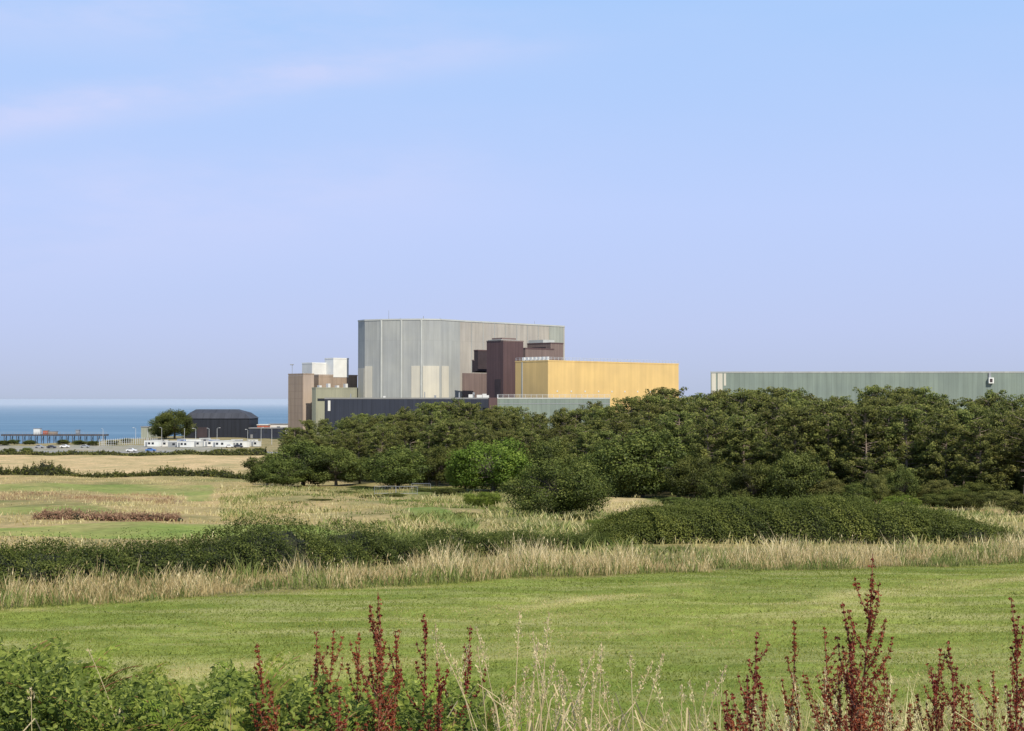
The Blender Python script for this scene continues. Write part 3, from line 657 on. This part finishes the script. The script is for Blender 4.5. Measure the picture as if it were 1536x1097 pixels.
for b,d,top,w in ((860,108,770,70),(905,98,778,60),(700,118,768,50),(735,104,786,60),(560,178,742,44),(675,200,731,55),(515,205,736,50),(470,212,734,50),(430,225,731,44),(395,232,729,44),(610,160,750,44),(1400,150,740,70),(1445,142,736,70),(1500,150,733,70),(1350,146,742,60),(1530,128,738,70),(780,135,764,50),(1010,150,745,50),(655,92,794,55),(815,96,788,66),(770,88,797,60),(1250,160,740,60),(600,240,729,50),(640,215,732,60),(545,235,729,50),(540,150,758,40),(480,170,748,40),(880,90,790,60),(590,100,795,50),(700,86,800,50),(450,190,744,36),(660,160,752,40),(590,190,739,40),(500,185,744,36),(830,88,798,50),(410,180,747,30),(740,170,748,44),(570,125,772,36),(620,118,776,40),(500,140,763,34),(445,160,752,30),(690,140,760,40),(545,100,790,40),(850,80,802,60),(925,84,796,60)):
    bt((BO[0],BD[0],BB[0])[rng.choice(3,p=[.55,.33,.12])],b,d,top,w,'low scrubby bush in dry grass','shrub',cat='shrub',group='scrub bushes in the rough grass')
for b,d in ((30,790),(60,775),(22,705),(45,712),(95,705),(120,700),(170,700),(190,740),(8,690),(140,690),(330,560),(362,552),(388,548),(40,560),(15,552)):
    bt(BD[0],b,d,598-K*(gz(px_x(b,d),d)+2.6-EYE)/d,rng.uniform(16,26),'low dark shrub near the shore','shrub',cat='shrub',group='shrubs along the shore')

# ------------------------------------------------------------------ hedges
def hedge(name,line,mat,nleaf,ls,label,rough=.25,seed=0,cat='hedge',sprig=.42):
    r=np.random.default_rng(seed); A=np.array(line,float); sl=np.r_[0,np.cumsum(np.hypot(*np.diff(A[:,:2],axis=0).T))]
    def at(s): return [np.interp(s,sl,A[:,i]) for i in range(4)]
    def surf(s,ph,shrink=1.0):
        x,y,h,w=at(s); x2,y2,_,_=at(s+.2); tx,ty=x2-x,y2-y; l=np.hypot(tx,ty)+1e-6; nx,ny=ty/l,-tx/l
        bump=1+rough*(.5*np.sin(s*1.1+np.sin(ph*3)*2)+.4*np.sin(s*2.9+ph*4)+.45*np.sin(s*.43+1)+.35*np.sin(s*6.1+ph*7))
        c=np.cos(ph); q=np.sin(ph)
        cw=np.sign(c)*np.abs(c)**.75*w*shrink*(1+.4*(bump-1)); zz=np.abs(q)**.7*h*shrink*bump
        X_=x+nx*cw; Y_=y+ny*cw; return np.stack([X_,Y_,ground(X_,Y_)+zz-.05],-1),np.stack([nx*c,ny*c,q+.15],-1)
    tot=sl[-1]
    s=np.arange(0,tot,.5); ph=np.linspace(0,np.pi,13); S,PHI=np.meshgrid(s,ph,indexing='ij'); V,_=surf(S,PHI,.82)
    n0,n1=S.shape; ii=np.arange(n0*n1).reshape(n0,n1); Fc=np.stack([ii[:-1,:-1],ii[:-1,1:],ii[1:,1:],ii[1:,:-1]],-1).reshape(-1,4)
    sp=r.uniform(0,tot-.25,nleaf); pp=r.beta(1.1,1.1,nleaf)*np.pi
    P,Nn=surf(sp,pp,1.0); rr=r.uniform(-.18,.12,(nleaf,1)); P=P+unit(Nn)*rr*1.2+r.normal(0,.05,(nleaf,3))
    Vl,Fl=cards(P,unit(Nn)+r.normal(0,.6,(nleaf,3)),r.uniform(.6,1.25,nleaf)*ls,.6,r,fold=.2)
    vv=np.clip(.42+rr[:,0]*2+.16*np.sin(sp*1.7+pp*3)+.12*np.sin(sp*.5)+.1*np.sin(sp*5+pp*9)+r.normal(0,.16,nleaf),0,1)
    ns=nleaf//12; s2=r.uniform(0,tot-.25,ns); p2=r.uniform(.5,2.7,ns); B,Nb=surf(s2,p2,1.0)
    m=6; B=np.repeat(B,m,0); Nb=np.repeat(unit(Nb+r.normal(0,.3,Nb.shape)+[0,0,.5]),m,0); hh=np.tile(np.linspace(.05,1,m),ns)[:,None]*np.repeat(r.uniform(.2,1,(ns,1))**2*sprig,m,0)
    Ps=B+Nb*hh+r.normal(0,.03,(ns*m,3)); Vs,Fs=cards(Ps,rnd_unit(ns*m,r)+[0,0,.4],ls*.8,.5,r)
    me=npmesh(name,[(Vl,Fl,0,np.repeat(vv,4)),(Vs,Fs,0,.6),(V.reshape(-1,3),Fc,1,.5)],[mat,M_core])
    o=part(name,me); tag(o,label,cat); return o
def hl(l): return [(px_x(b,d),d,h,w) for b,d,h,w in l]
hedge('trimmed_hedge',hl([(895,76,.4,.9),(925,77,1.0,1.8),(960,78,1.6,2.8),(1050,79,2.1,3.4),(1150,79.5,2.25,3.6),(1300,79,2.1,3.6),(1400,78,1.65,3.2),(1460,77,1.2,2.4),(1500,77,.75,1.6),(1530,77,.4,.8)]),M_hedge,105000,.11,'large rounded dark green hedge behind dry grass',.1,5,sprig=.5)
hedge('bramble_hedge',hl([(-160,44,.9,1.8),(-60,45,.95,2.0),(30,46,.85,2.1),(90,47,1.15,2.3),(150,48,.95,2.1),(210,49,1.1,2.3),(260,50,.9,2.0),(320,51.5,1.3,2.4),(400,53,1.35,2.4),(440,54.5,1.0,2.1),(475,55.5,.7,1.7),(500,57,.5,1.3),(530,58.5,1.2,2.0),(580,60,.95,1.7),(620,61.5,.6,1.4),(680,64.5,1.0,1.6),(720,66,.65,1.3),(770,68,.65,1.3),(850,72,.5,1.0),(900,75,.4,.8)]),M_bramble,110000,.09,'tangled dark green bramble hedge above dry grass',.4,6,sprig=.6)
hedge('field_hedge',hl([(60,111,.4,.8),(120,110,.45,.9),(265,113,.55,1.0),(275,113,.2,.4)]),M_red,8000,.13,'low rusty brown weedy hedge between strips',.5,7,sprig=.6)
hedge('field_hedge',hl([(-300,335,.9,2.2),(0,332,1.3,2.2),(80,330,2.0,2.6),(120,330,.5,1.6),(220,328,.8,2.0),(260,326,1.5,2.2),(370,318,.8,2.0)]),M_leaf_dark,14000,.4,'dark field hedge crossing the pasture',.6,8,sprig=1.2)
hedge('field_hedge',hl([(-400,552,1.3,2.4),(0,548,1.3,2.4),(200,545,1.0,2.2),(300,548,1.3,2.2),(400,545,1.8,2.4)]),M_leaf_olive,12000,.6,'dark field hedge beyond the tan pasture',.5,9)

# ------------------------------------------------------------------ grasses (stuff)
def scatter(n,ymin,ymax,b0_,b1_,p=1.0,r=rng):
    y=(ymin**p+(ymax**p-ymin**p)*r.random(n))**(1/p); b=r.uniform(b0_,b1_,n); return px_x(b,y),y
x,y=scatter(370000,20,64,-260,1800,1.0); k=y<edge_line(x)+.2; x=x[k]; y=y[k]
P=np.stack([x,y,ground(x,y)-.01],-1)
h=rng.uniform(.03,.075,len(x))*(1+.12*wob(x,y,.9))
vv=np.clip(.42+.23*streak(x,y)+.06*wob(x,y,.7)+.06*wob(x+3,y,4)+rng.normal(0,.16,len(x)),0,1)
V,Fc=blades(P,h,rng.uniform(.012,.026,len(x)),1.1)
o=part('mown_grass',npmesh('mown_grass',[(V,Fc,0,np.repeat(vv,4))],[M_green])); tag(o,'short green mown grass with dry cuttings','grass',kind='stuff')
n=110; x,y=scatter(n,24,50,-100,1640); k=y<edge_line(x)-1; x=x[k];y=y[k]; m=10
Pc=np.repeat(np.stack([x,y,ground(x,y)+.04],-1),m,0)+rng.normal(0,1,(len(x)*m,3))*[.14,.14,.02]
V,Fc=cards(Pc,rng.normal(0,.4,Pc.shape)+[0,0,1],.11,.4)
o=part('field_weeds',npmesh('field_weeds',[(V,Fc,0,np.repeat(rng.uniform(.5,1,len(Pc)),4))],[M_under])); tag(o,'scattered low weeds in the mown grass','weeds',kind='stuff')
def dry(name,x,y,hmin,hmax,w,label,mat=M_dry,lean=.35,heads=True,vb=.5,hs=.14,cs=1.0):
    P=np.stack([x,y,ground(x,y)-.03],-1); n=len(x)
    clump=np.clip(.5+.3*wob(x*cs,y*cs*.8,.55)+.3*wob(x*cs+5,y*cs,2.1),-.1,1.5); h=(hmin+(hmax-hmin)*rng.random(n)**1.5)*(.3+.85*clump)
    vv=np.clip(vb+.3*(clump-.5)+rng.normal(0,.2,n),0,1)
    V,Fc=blades(P,h,w*rng.uniform(.6,1.3,n),lean); bl=[(V,Fc,0,np.repeat(vv,4))]
    if heads:
        tip=V.reshape(-1,4,3)[:,2]; q=rng.random(n)<.2; T=tip[q]
        Vh,Fh=cards(T,rnd_unit(len(T)),rng.uniform(.7,1.3,len(T))*hs,.2,axis=np.array([[.15,.1,1.]])); bl.append((Vh,Fh,0,np.repeat(np.clip(vv[q]+.15,0,1),4)))
    o=part(name,npmesh(name,bl,[mat])); tag(o,label,'grass',kind='stuff')
n=46000; x=rng.uniform(-27,34,n); off=rng.beta(1.0,1.8,n)*8.5
y=edge_line(x)-.4+off*np.interp(x,[-27,-5,3,34],[.5,.75,1.2,1.3])+.4*wob(x,x*.3,2.0)+.4*wob(x,x,.6)
k=(wob(x*.8+2,y*1.3,1.6)>-.6); x=x[k]; y=y[k]
dry('tall_dry_grass',x,y,.25,1.15,.021,'tall straw coloured seeding grass along the field edge',lean=.45,vb=.46)
n=42000; x=rng.uniform(-27,34,n); y=edge_line(x)-.7+rng.random(n)**1.3*11+.35*wob(x,x*.3,2.0); k=wob(x+4,y*1.2,1.8)>-.7; x=x[k];y=y[k]
dry('verge_green_growth',x,y,.2,.75,.035,'green grass and nettles mixed into the verge',M_weedgreen,.5,False,.4)
n=70000; x,y=scatter(n,62,235,330,1560,1.2)
c_,_=ground_colors(x,y); k=(c_[:,0]>.24)&(wob(x+3,y*.7,6)>-.5)&~((c_[:,1]>c_[:,0]*1.02)); x=x[k];y=y[k]
dry('rough_dry_grass',x,y,.15,.85,.055,'rough golden dry grass on the scrub slope',M_dry,.6,False,.38,cs=.35)
n=80000; x,y=scatter(n,64,235,330,1560,1.2); k=(wob(x+8,y*.6,5)+.6*wob(x,y*.7,1.9)>-.05)&~(inpoly(x,y,Z['tan2'])); x=x[k];y=y[k]
dry('rough_green_growth',x,y,.15,.75,.11,'rough green grass and weeds on the scrub slope',M_weedgreen,.9,False,.42,cs=.4)
n=8000; x,y=scatter(n,163,195,-60,262,1); k=wob(x,y*1.5,4)+.5*wob(x,y,1.5)>-.2; x=x[k];y=y[k]; dry('rusty_weeds',x,y,.15,.6,.1,'rusty brown dead weeds in the pasture',M_red,.5,False,.6,cs=.4)
n=34000; x,y=scatter(n,62,345,-60,440,1.2); c_,_=ground_colors(x,y); k=(c_[:,0]>c_[:,1]*1.12)&(wob(x,y*.8,4)>-.8); x=x[k];y=y[k]
dry('pasture_tussocks',x,y,.12,.6,.08,'dry grass tussocks between pasture strips',M_dry,.5,False,.45,cs=.4)

# ------------------------------------------------------------------ foreground plants
def dock_mesh(seed,h,bushy,big=False):
    r=np.random.default_rng(seed); ln=r.normal(0,.012 if big else .04,2)
    f=lambda t: np.array([ln[0]*t*t*h*1.2+.010*math.sin(t*9),ln[1]*t*h,t*h])
    st=[(*tube([f(t) for t in np.linspace(-.03,1,12)],np.interp(np.linspace(0,1,12),[0,1],[.006,.0015]),5),0,.5)]
    S=[]
    def run(pts,den,rad):
        pts=np.array(pts); seg=np.linalg.norm(np.diff(pts,axis=0),axis=1); cl=np.r_[0,np.cumsum(seg)]
        s=0
        while s<cl[-1]:
            c=np.array([np.interp(s,cl,pts[:,i]) for i in range(3)]); q=s/cl[-1]; n=int(den*r.uniform(.5,1.3)*(1-.45*q))
            S.append(c+rnd_unit(n,r)*r.uniform(.2,1,(n,1))*rad*r.uniform(.6,1.3)*(1-.5*q)*np.array([1,1,.75])); s+=.0155*r.uniform(.8,1.7)
    t0=.48; run([f(t) for t in np.linspace(t0,1,12)],25,.0185)
    nb=int(16*bushy+5)
    for i in range(nb):
        t=.37+.55*(i+r.random()*.7)/nb; a=r.uniform(0,6.28); l=(.28*(1-t)+.05)*r.uniform(.5,1.3)*h*1.05; sp=r.uniform(.22,.55)
        p=f(t); pts=[p+np.array([math.cos(a),math.sin(a),0])*l*sp*(1-(1-q)**1.7)+np.array([0,0,l*q*.9]) for q in np.linspace(0,1,7)]
        st.append((*tube(pts,np.linspace(.0024,.0008,7),4),0,.5)); run(pts[1:],18,.0145)
    P=np.concatenate(S); V,Fc=cards(P,rnd_unit(len(P),r),r.uniform(.0055,.0105,len(P)),.85,r,fold=.4)
    seeds=npmesh('dock_seeds',[(V,Fc,0,np.repeat(np.clip(r.normal(.47,.25,len(P)),0,1),4))],[M_dockseed])
    stem=npmesh('dock_stem',st,[M_dockstem])
    ll=[]
    for i in range(5):
        t=r.uniform(.08,.4); a=r.uniform(0,6.28); p=f(t); dv=np.array([math.cos(a),math.sin(a),.4]); L_=r.uniform(.12,.22)
        s=np.cross(dv,[0,0,1]); s=s/np.linalg.norm(s); w=L_*.13
        Vq=[p,p+dv*L_*.3+s*w,p+dv*L_*.3-s*w,p+dv*L_*.7+s*w*.9-[0,0,L_*.12],p+dv*L_*.7-s*w*.9-[0,0,L_*.12],p+dv*L_-[0,0,L_*.35]]
        ll.append((np.array(Vq),np.array([[0,1,2]]),0,r.random())); ll.append((np.array(Vq),np.array([[1,3,4,2]]),0,.4)); ll.append((np.array(Vq),np.array([[3,5,4]]),0,.5))
    leaf=npmesh('dock_leaf',ll,[M_fernold])
    return stem,seeds,leaf
docks=[(575,4.6,888,1.3),(410,4.9,957,.5),(455,5.0,952,.4),(478,5.1,938,.6),(524,5.0,948,.5),(634,4.9,925,.6),(684,5.1,938,.4),(560,5.0,925,.5),(1278,4.3,830,1.3),(1116,4.8,950,.5),(1182,5.0,928,.2),(1236,4.9,938,.6),(1300,4.5,905,.8),(1375,4.8,975,.7),(1437,4.8,962,.6),(1512,4.6,952,.8),(1530,4.5,898,.9),(1088,4.5,1040,.9),(1338,4.7,1010,.7),(1155,4.9,1015,.4),(1410,4.6,1000,.7),(1255,4.4,1000,.7),(440,4.7,1015,.4),(1205,4.7,1010,.4),(1545,4.2,985,.8),(1130,4.4,1055,.6),(590,4.8,945,.8),(1290,4.5,960,.9),(1105,4.7,1005,.5),(1350,4.4,1045,.7),(1320,4.9,990,.5),(1455,4.4,1030,.7),(1480,4.8,1005,.5),(1395,4.9,1040,.6),(1265,4.2,1035,.8),(500,4.5,1030,.5),(655,4.8,985,.5)]
for i,(b,d,top,bu) in enumerate(docks):
    x=px_x(b,d); g=gz(x,d); h=px_z(top,d)-g
    lab='tall rusty red dock stalk heavy with seed' if top<935 else 'rusty red dock seed stalk on the bank'
    e=empty('dock_plant',(x,d,g),0,lab,'plant','dock plants on the bank')
    a,b_,c=dock_mesh(100+i,h,bu,bu>1.2); part('stem',a,e); part('seed_head',b_,e); part('leaves',c,e)

def frond(seed,L_=1.0,arch=1.0):
    r=np.random.default_rng(seed); n=26; th=math.radians(80)-np.linspace(0,1,n)**1.3*math.radians(75*arch)
    seg=L_/n; pts=[np.zeros(3)]
    for a in th: pts.append(pts[-1]+seg*np.array([math.cos(a),0,math.sin(a)]))
    pts=np.array(pts); st=[(*tube(pts,np.linspace(.006,.0012,len(pts)),5),1,.5)]
    V=[];vv=[]
    N_=17
    for i in range(N_):
        t=.36+.64*(i+.5)/N_; tt=(t-.36)/.64; k=t*n; j=int(k); p=pts[j]+(pts[min(j+1,n)]-pts[j])*(k-j); dirf=unit(pts[min(j+1,n)]-pts[max(j-1,0)])
        nrm=np.array([-dirf[2],0,dirf[0]])
        lp=.27*L_*(1-tt)**.85*r.uniform(.85,1.1)+.02
        for sd in (-1,1):
            pd=unit(np.array([0,sd,0])*.9+dirf*.42+nrm*r.normal(0,.16)); m=max(4,int(lp/.015)); tone=r.normal(0,.12)
            for q in range(m):
                s=(q+.5)/m; c=p+pd*lp*s+np.array([0,0,-lp*.22*s*s]); pl=(.044*(1-s)**.7*(lp/.25)**.5+.009)
                for s2 in (-1,1):
                    e1=unit(np.cross(nrm,pd)*s2+pd*.45+nrm*r.normal(0,.2)); w=np.cross(nrm,e1)*.0092
                    V+= [c,c+e1*pl*.5+w,c+e1*pl,c+e1*pl*.5-w]; vv+=[np.clip(.5+tone+r.normal(0,.15)+(.12 if s>.8 else 0),0,1)]*4
    V=np.array(V); return [(V,np.arange(len(V)).reshape(-1,4),0,np.array(vv))]+st
FM=[npmesh('fern_frond',frond(200+i,1.0,a),[M_fern,M_dockstem]) for i,a in enumerate((1.0,1.15,1.3,1.1,1.45))]
FO=[npmesh('fern_frond_old',frond(300+i,1.0,a),[M_fernold,M_dockstem]) for i,a in enumerate((1.2,1.4))]
ferns=[]
TF=[(-60,946),(0,935),(60,940),(100,960),(150,992),(250,994),(330,988),(400,983),(480,998),(560,1002),(640,1000),(700,998),(730,1048)]
for row,(d0,off,stp) in enumerate(((7.0,-4,27),(6.4,4,29),(5.8,14,31),(5.2,30,34),(4.7,50,38))):
    b=-70+row*13
    while b<718:
        d=d0+rng.uniform(-.3,.3); top=float(np.interp(b,*zip(*TF)))+off+rng.uniform(-12,20)
        ferns.append((b,d,top)); b+=stp*rng.uniform(.8,1.25)
for b,d,top in ferns:
    x=px_x(b,d); g=gz(x,d); h=px_z(top,d)-g
    e=empty('fern',(x,d,g),rng.uniform(0,6.28),'green feathery bracken fern on the bank','fern','bracken ferns on the bank')
    nf=rng.integers(6,9)
    for j in range(nf):
        old=rng.random()<.035; m=FO[rng.integers(2)] if old else FM[rng.integers(5)]
        o=part('frond',m,e); s=h/ .72*rng.uniform(.72,1.0); o.scale=(s*.58,s*.5,s); o.rotation_euler=(rng.normal(0,.14),rng.normal(0,.14),j*6.283/nf+rng.uniform(-.4,.4))
        if old: o['label']='rusty brown dying frond'
n=46000; b=rng.uniform(-90,728,n); d=rng.uniform(4.8,7.3,n); x=px_x(b,d); g=ground(x,d)
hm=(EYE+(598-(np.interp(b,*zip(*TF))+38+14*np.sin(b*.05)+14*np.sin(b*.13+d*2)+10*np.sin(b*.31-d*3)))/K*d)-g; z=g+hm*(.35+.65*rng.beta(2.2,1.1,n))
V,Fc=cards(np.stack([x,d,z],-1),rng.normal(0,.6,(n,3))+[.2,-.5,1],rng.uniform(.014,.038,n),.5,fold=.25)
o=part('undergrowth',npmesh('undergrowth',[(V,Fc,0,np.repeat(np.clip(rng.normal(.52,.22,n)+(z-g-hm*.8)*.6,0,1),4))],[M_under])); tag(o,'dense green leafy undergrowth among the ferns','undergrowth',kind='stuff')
def stems(name,spec,label,seed=5):
    r=np.random.default_rng(seed); bl=[]
    for b,d,top,hd in spec:
        x=px_x(b,d); g=gz(x,d); h=px_z(top,d)-g; ln=r.normal(0,.1,2)
        pts=np.array([(x+ln[0]*h*t**2.2,d+ln[1]*h*t*t,g+h*t) for t in np.linspace(0,1,12)])
        bl.append((*tube(pts,np.linspace(.0024,.001,12),4),0,.76+r.normal(0,.08)))
        n=int(80*hd/.12); u=r.random(n); k=1-u*hd/h
        c=np.stack([np.interp(k,np.linspace(0,1,12),pts[:,i]) for i in range(3)],-1); a=r.uniform(0,6.28,n); rad=.0115*np.sin(np.clip(u,.03,1)*3.0)+.002; rad*=r.uniform(.2,1.3,n)
        c+=np.stack([np.cos(a)*rad,np.sin(a)*rad,rad*.5],-1)
        V,Fc=cards(c,rnd_unit(n,r),r.uniform(.008,.0145,n),.3,r,axis=np.stack([np.cos(a)*.4,np.sin(a)*.4,1+0*a],-1)); bl.append((V,Fc,0,np.repeat(np.clip(r.normal(.8,.14,n),0,1),4)))
        for j in range(3):
            t=r.uniform(.25,.75); i=int(t*11); p=pts[i]; a=r.uniform(0,6.28); dv=np.array([math.cos(a),math.sin(a),0]); L_=r.uniform(.1,.25)
            q=np.array([p,p+dv*L_*.3+[0,0,L_*.7],p+dv*L_*.75+[0,0,L_*.9],p+dv*L_+[0,0,L_*.55]]); w=np.cross(dv,[0,0,1])*.0026
            Vb=np.concatenate([q-w,q+w]); bl.append((Vb,np.array([[0,1,5,4],[1,2,6,5],[2,3,7,6]]),0,.7))
    o=part(name,npmesh(name,bl,[M_dry])); tag(o,label,'grass',kind='stuff')
sp=[]
for i in range(40):
    b=rng.normal(850,55) if i>9 else rng.uniform(735,830); sp.append((b,rng.uniform(4.2,5.4),rng.uniform(950,1060)+abs(b-830)*.2,rng.uniform(.07,.15)))
sp+=[(800,4.8,917,.17),(775,4.9,935,.15),(765,4.7,925,.12),(855,4.6,965,.12),(925,4.9,980,.12),(940,4.7,1000,.12),(748,4.6,990,.1),(1232,4.9,985,.12),(1225,4.5,1010,.1),(1008,5,1010,.05),(668,4.9,930,.14),(655,4.9,965,.1),(225,5.2,968,.03),(30,4.4,1010,.06),(55,4.5,1020,.05),(1018,4.6,1030,.06)]
stems('seeding_grass',sp,'pale straw coloured seeding grass stems on the bank')
sp=[(rng.uniform(1040,1590),rng.uniform(4.2,5.4),rng.uniform(1010,1090),rng.uniform(.05,.12)) for i in range(44)]
stems('bank_grass',sp,'pale dry grass stems between dock plants',9)
n=3600; b=rng.uniform(1045,1620,n); d=rng.uniform(4.2,5.8,n); x=px_x(b,d); P=np.stack([x,d,ground(x,d)],-1)
V,Fc=blades(P,rng.uniform(.45,.92,n)*.98,.008,.5)
n2=1400; b=rng.uniform(700,1045,n2); d=rng.uniform(4.2,5.4,n2); x=px_x(b,d); P2=np.stack([x,d,ground(x,d)],-1); V2,F2=blades(P2,rng.uniform(.4,.76,n2),.007,.5)
o=part('bank_tussocks',npmesh('bank_tussocks',[(V,Fc,0,np.repeat(rng.random(n)*.8,4)),(V2,F2,1,np.repeat(rng.random(n2),4))],[M_dry,M_under])); tag(o,'long rough grass growing on the bank','grass',kind='stuff')

# ------------------------------------------------------------------ light and sky
S=unit(np.array([.46*math.cos(math.radians(42)),-.888*math.cos(math.radians(42)),math.sin(math.radians(42))]))
ld=bpy.data.lights.new('sun','SUN'); ld.energy=4.8; ld.angle=math.radians(.5); ld.color=(1,.93,.80)
lo=bpy.data.objects.new('sun',ld); COL.objects.link(lo); lo.rotation_euler=Vector(-S).to_track_quat('-Z','Y').to_euler(); lo.location=(60,-80,120)
w=bpy.data.worlds.new('World'); scene.world=w; w.use_nodes=True; nt=w.node_tree; nt.nodes.clear()
out=N(nt,'ShaderNodeOutputWorld'); bg=N(nt,'ShaderNodeBackground'); bg.inputs['Strength'].default_value=.1
sky=N(nt,'ShaderNodeTexSky',sky_type='NISHITA'); sky.sun_disc=False; sky.sun_elevation=math.radians(42); sky.sun_rotation=math.atan2(S[0],S[1]); sky.air_density=1; sky.dust_density=1
tc=N(nt,'ShaderNodeTexCoord'); nrm=N(nt,'ShaderNodeVectorMath',operation='NORMALIZE'); nt.links.new(tc.outputs['Generated'],nrm.inputs[0])
sx=N(nt,'ShaderNodeSeparateXYZ'); nt.links.new(nrm.outputs[0],sx.inputs[0])
q=math_(nt,'POWER',math_(nt,'MAXIMUM',sx.outputs['Z'],0.0),.5)
r=ramp(nt,[(0,(.46,.53,.69)),(math.sqrt(.012),(.495,.565,.77)),(math.sqrt(.05),(.525,.61,.90)),(math.sqrt(.13),(.52,.645,1.0)),(math.sqrt(.27),(.41,.62,1.0)),(1,(.20,.30,.50))])
nt.links.new(q,r.inputs[0])
sc=N(nt,'ShaderNodeVectorMath',operation='SCALE'); nt.links.new(r.outputs[0],sc.inputs[0]); sc.inputs['Scale'].default_value=10.0
base_=mixc(nt,.05,sc.outputs[0],sky.outputs[0])
def band(p1,p2,width,strength,seed):
    a=np.array([(p1[0]-768)/K,1,(598-p1[1])/K]); b=np.array([(p2[0]-768)/K,1,(598-p2[1])/K]); n_=unit(np.cross(a,b))
    dt=N(nt,'ShaderNodeVectorMath',operation='DOT_PRODUCT'); nt.links.new(nrm.outputs[0],dt.inputs[0]); dt.inputs[1].default_value=tuple(n_)
    nz=N(nt,'ShaderNodeTexNoise'); nz.inputs['Scale'].default_value=5; nz.inputs['Detail'].default_value=8; nz.inputs['Roughness'].default_value=.6; mp=N(nt,'ShaderNodeMapping'); mp.inputs['Location'].default_value=(seed,0,seed); mp.inputs['Rotation'].default_value=(0,.2,0); mp.inputs['Scale'].default_value=(1,1,3.6)
    nt.links.new(nrm.outputs[0],mp.inputs[0]); nt.links.new(mp.outputs[0],nz.inputs['Vector'])
    dd=math_(nt,'ADD',dt.outputs['Value'],math_(nt,'MULTIPLY',math_(nt,'SUBTRACT',nz.outputs['Fac'],.5),width*2.4))
    g=math_(nt,'MULTIPLY',math_(nt,'MULTIPLY',dd,dd),-1.0/(width*width)); g=math_(nt,'POWER',2.718,g)
    mr=N(nt,'ShaderNodeMapRange'); mr.interpolation_type='SMOOTHSTEP'; mr.inputs['From Min'].default_value=-.2; mr.inputs['From Max'].default_value=.12; mr.inputs['To Min'].default_value=1; mr.inputs['To Max'].default_value=.12; nt.links.new(sx.outputs['X'],mr.inputs['Value'])
    br=N(nt,'ShaderNodeMapRange'); br.inputs['From Min'].default_value=.3; br.inputs['From Max'].default_value=.62; nt.links.new(nz.outputs['Fac'],br.inputs['Value'])
    return math_(nt,'MULTIPLY',math_(nt,'MULTIPLY',g,math_(nt,'MULTIPLY',br.outputs[0],1.5)),math_(nt,'MULTIPLY',mr.outputs[0],strength))
c1=band((0,185),(620,90),.012,.52,3); c2=band((0,20),(900,60),.025,.35,7); c3=band((300,330),(1500,200),.035,.3,12)
tot=math_(nt,'MINIMUM',math_(nt,'ADD',math_(nt,'ADD',c1,c2),c3),.6)
colr=mixc(nt,tot,base_,(6.7,7.0,9.7))
nt.links.new(colr,bg.inputs['Color']); nt.links.new(bg.outputs[0],out.inputs[0])

# ------------------------------------------------------------------ camera
cd=bpy.data.cameras.new('camera'); cam=bpy.data.objects.new('camera',cd); COL.objects.link(cam)
cd.sensor_width=36; cd.lens=K*36/1536; cd.clip_start=.1; cd.clip_end=150000
cam.location=(0,0,EYE); cam.rotation_euler=(math.radians(90)+math.atan(49.5/K),0,0)
scene.camera=cam
scene.view_settings.view_transform='Standard'; scene.view_settings.look='None'; scene.view_settings.exposure=0
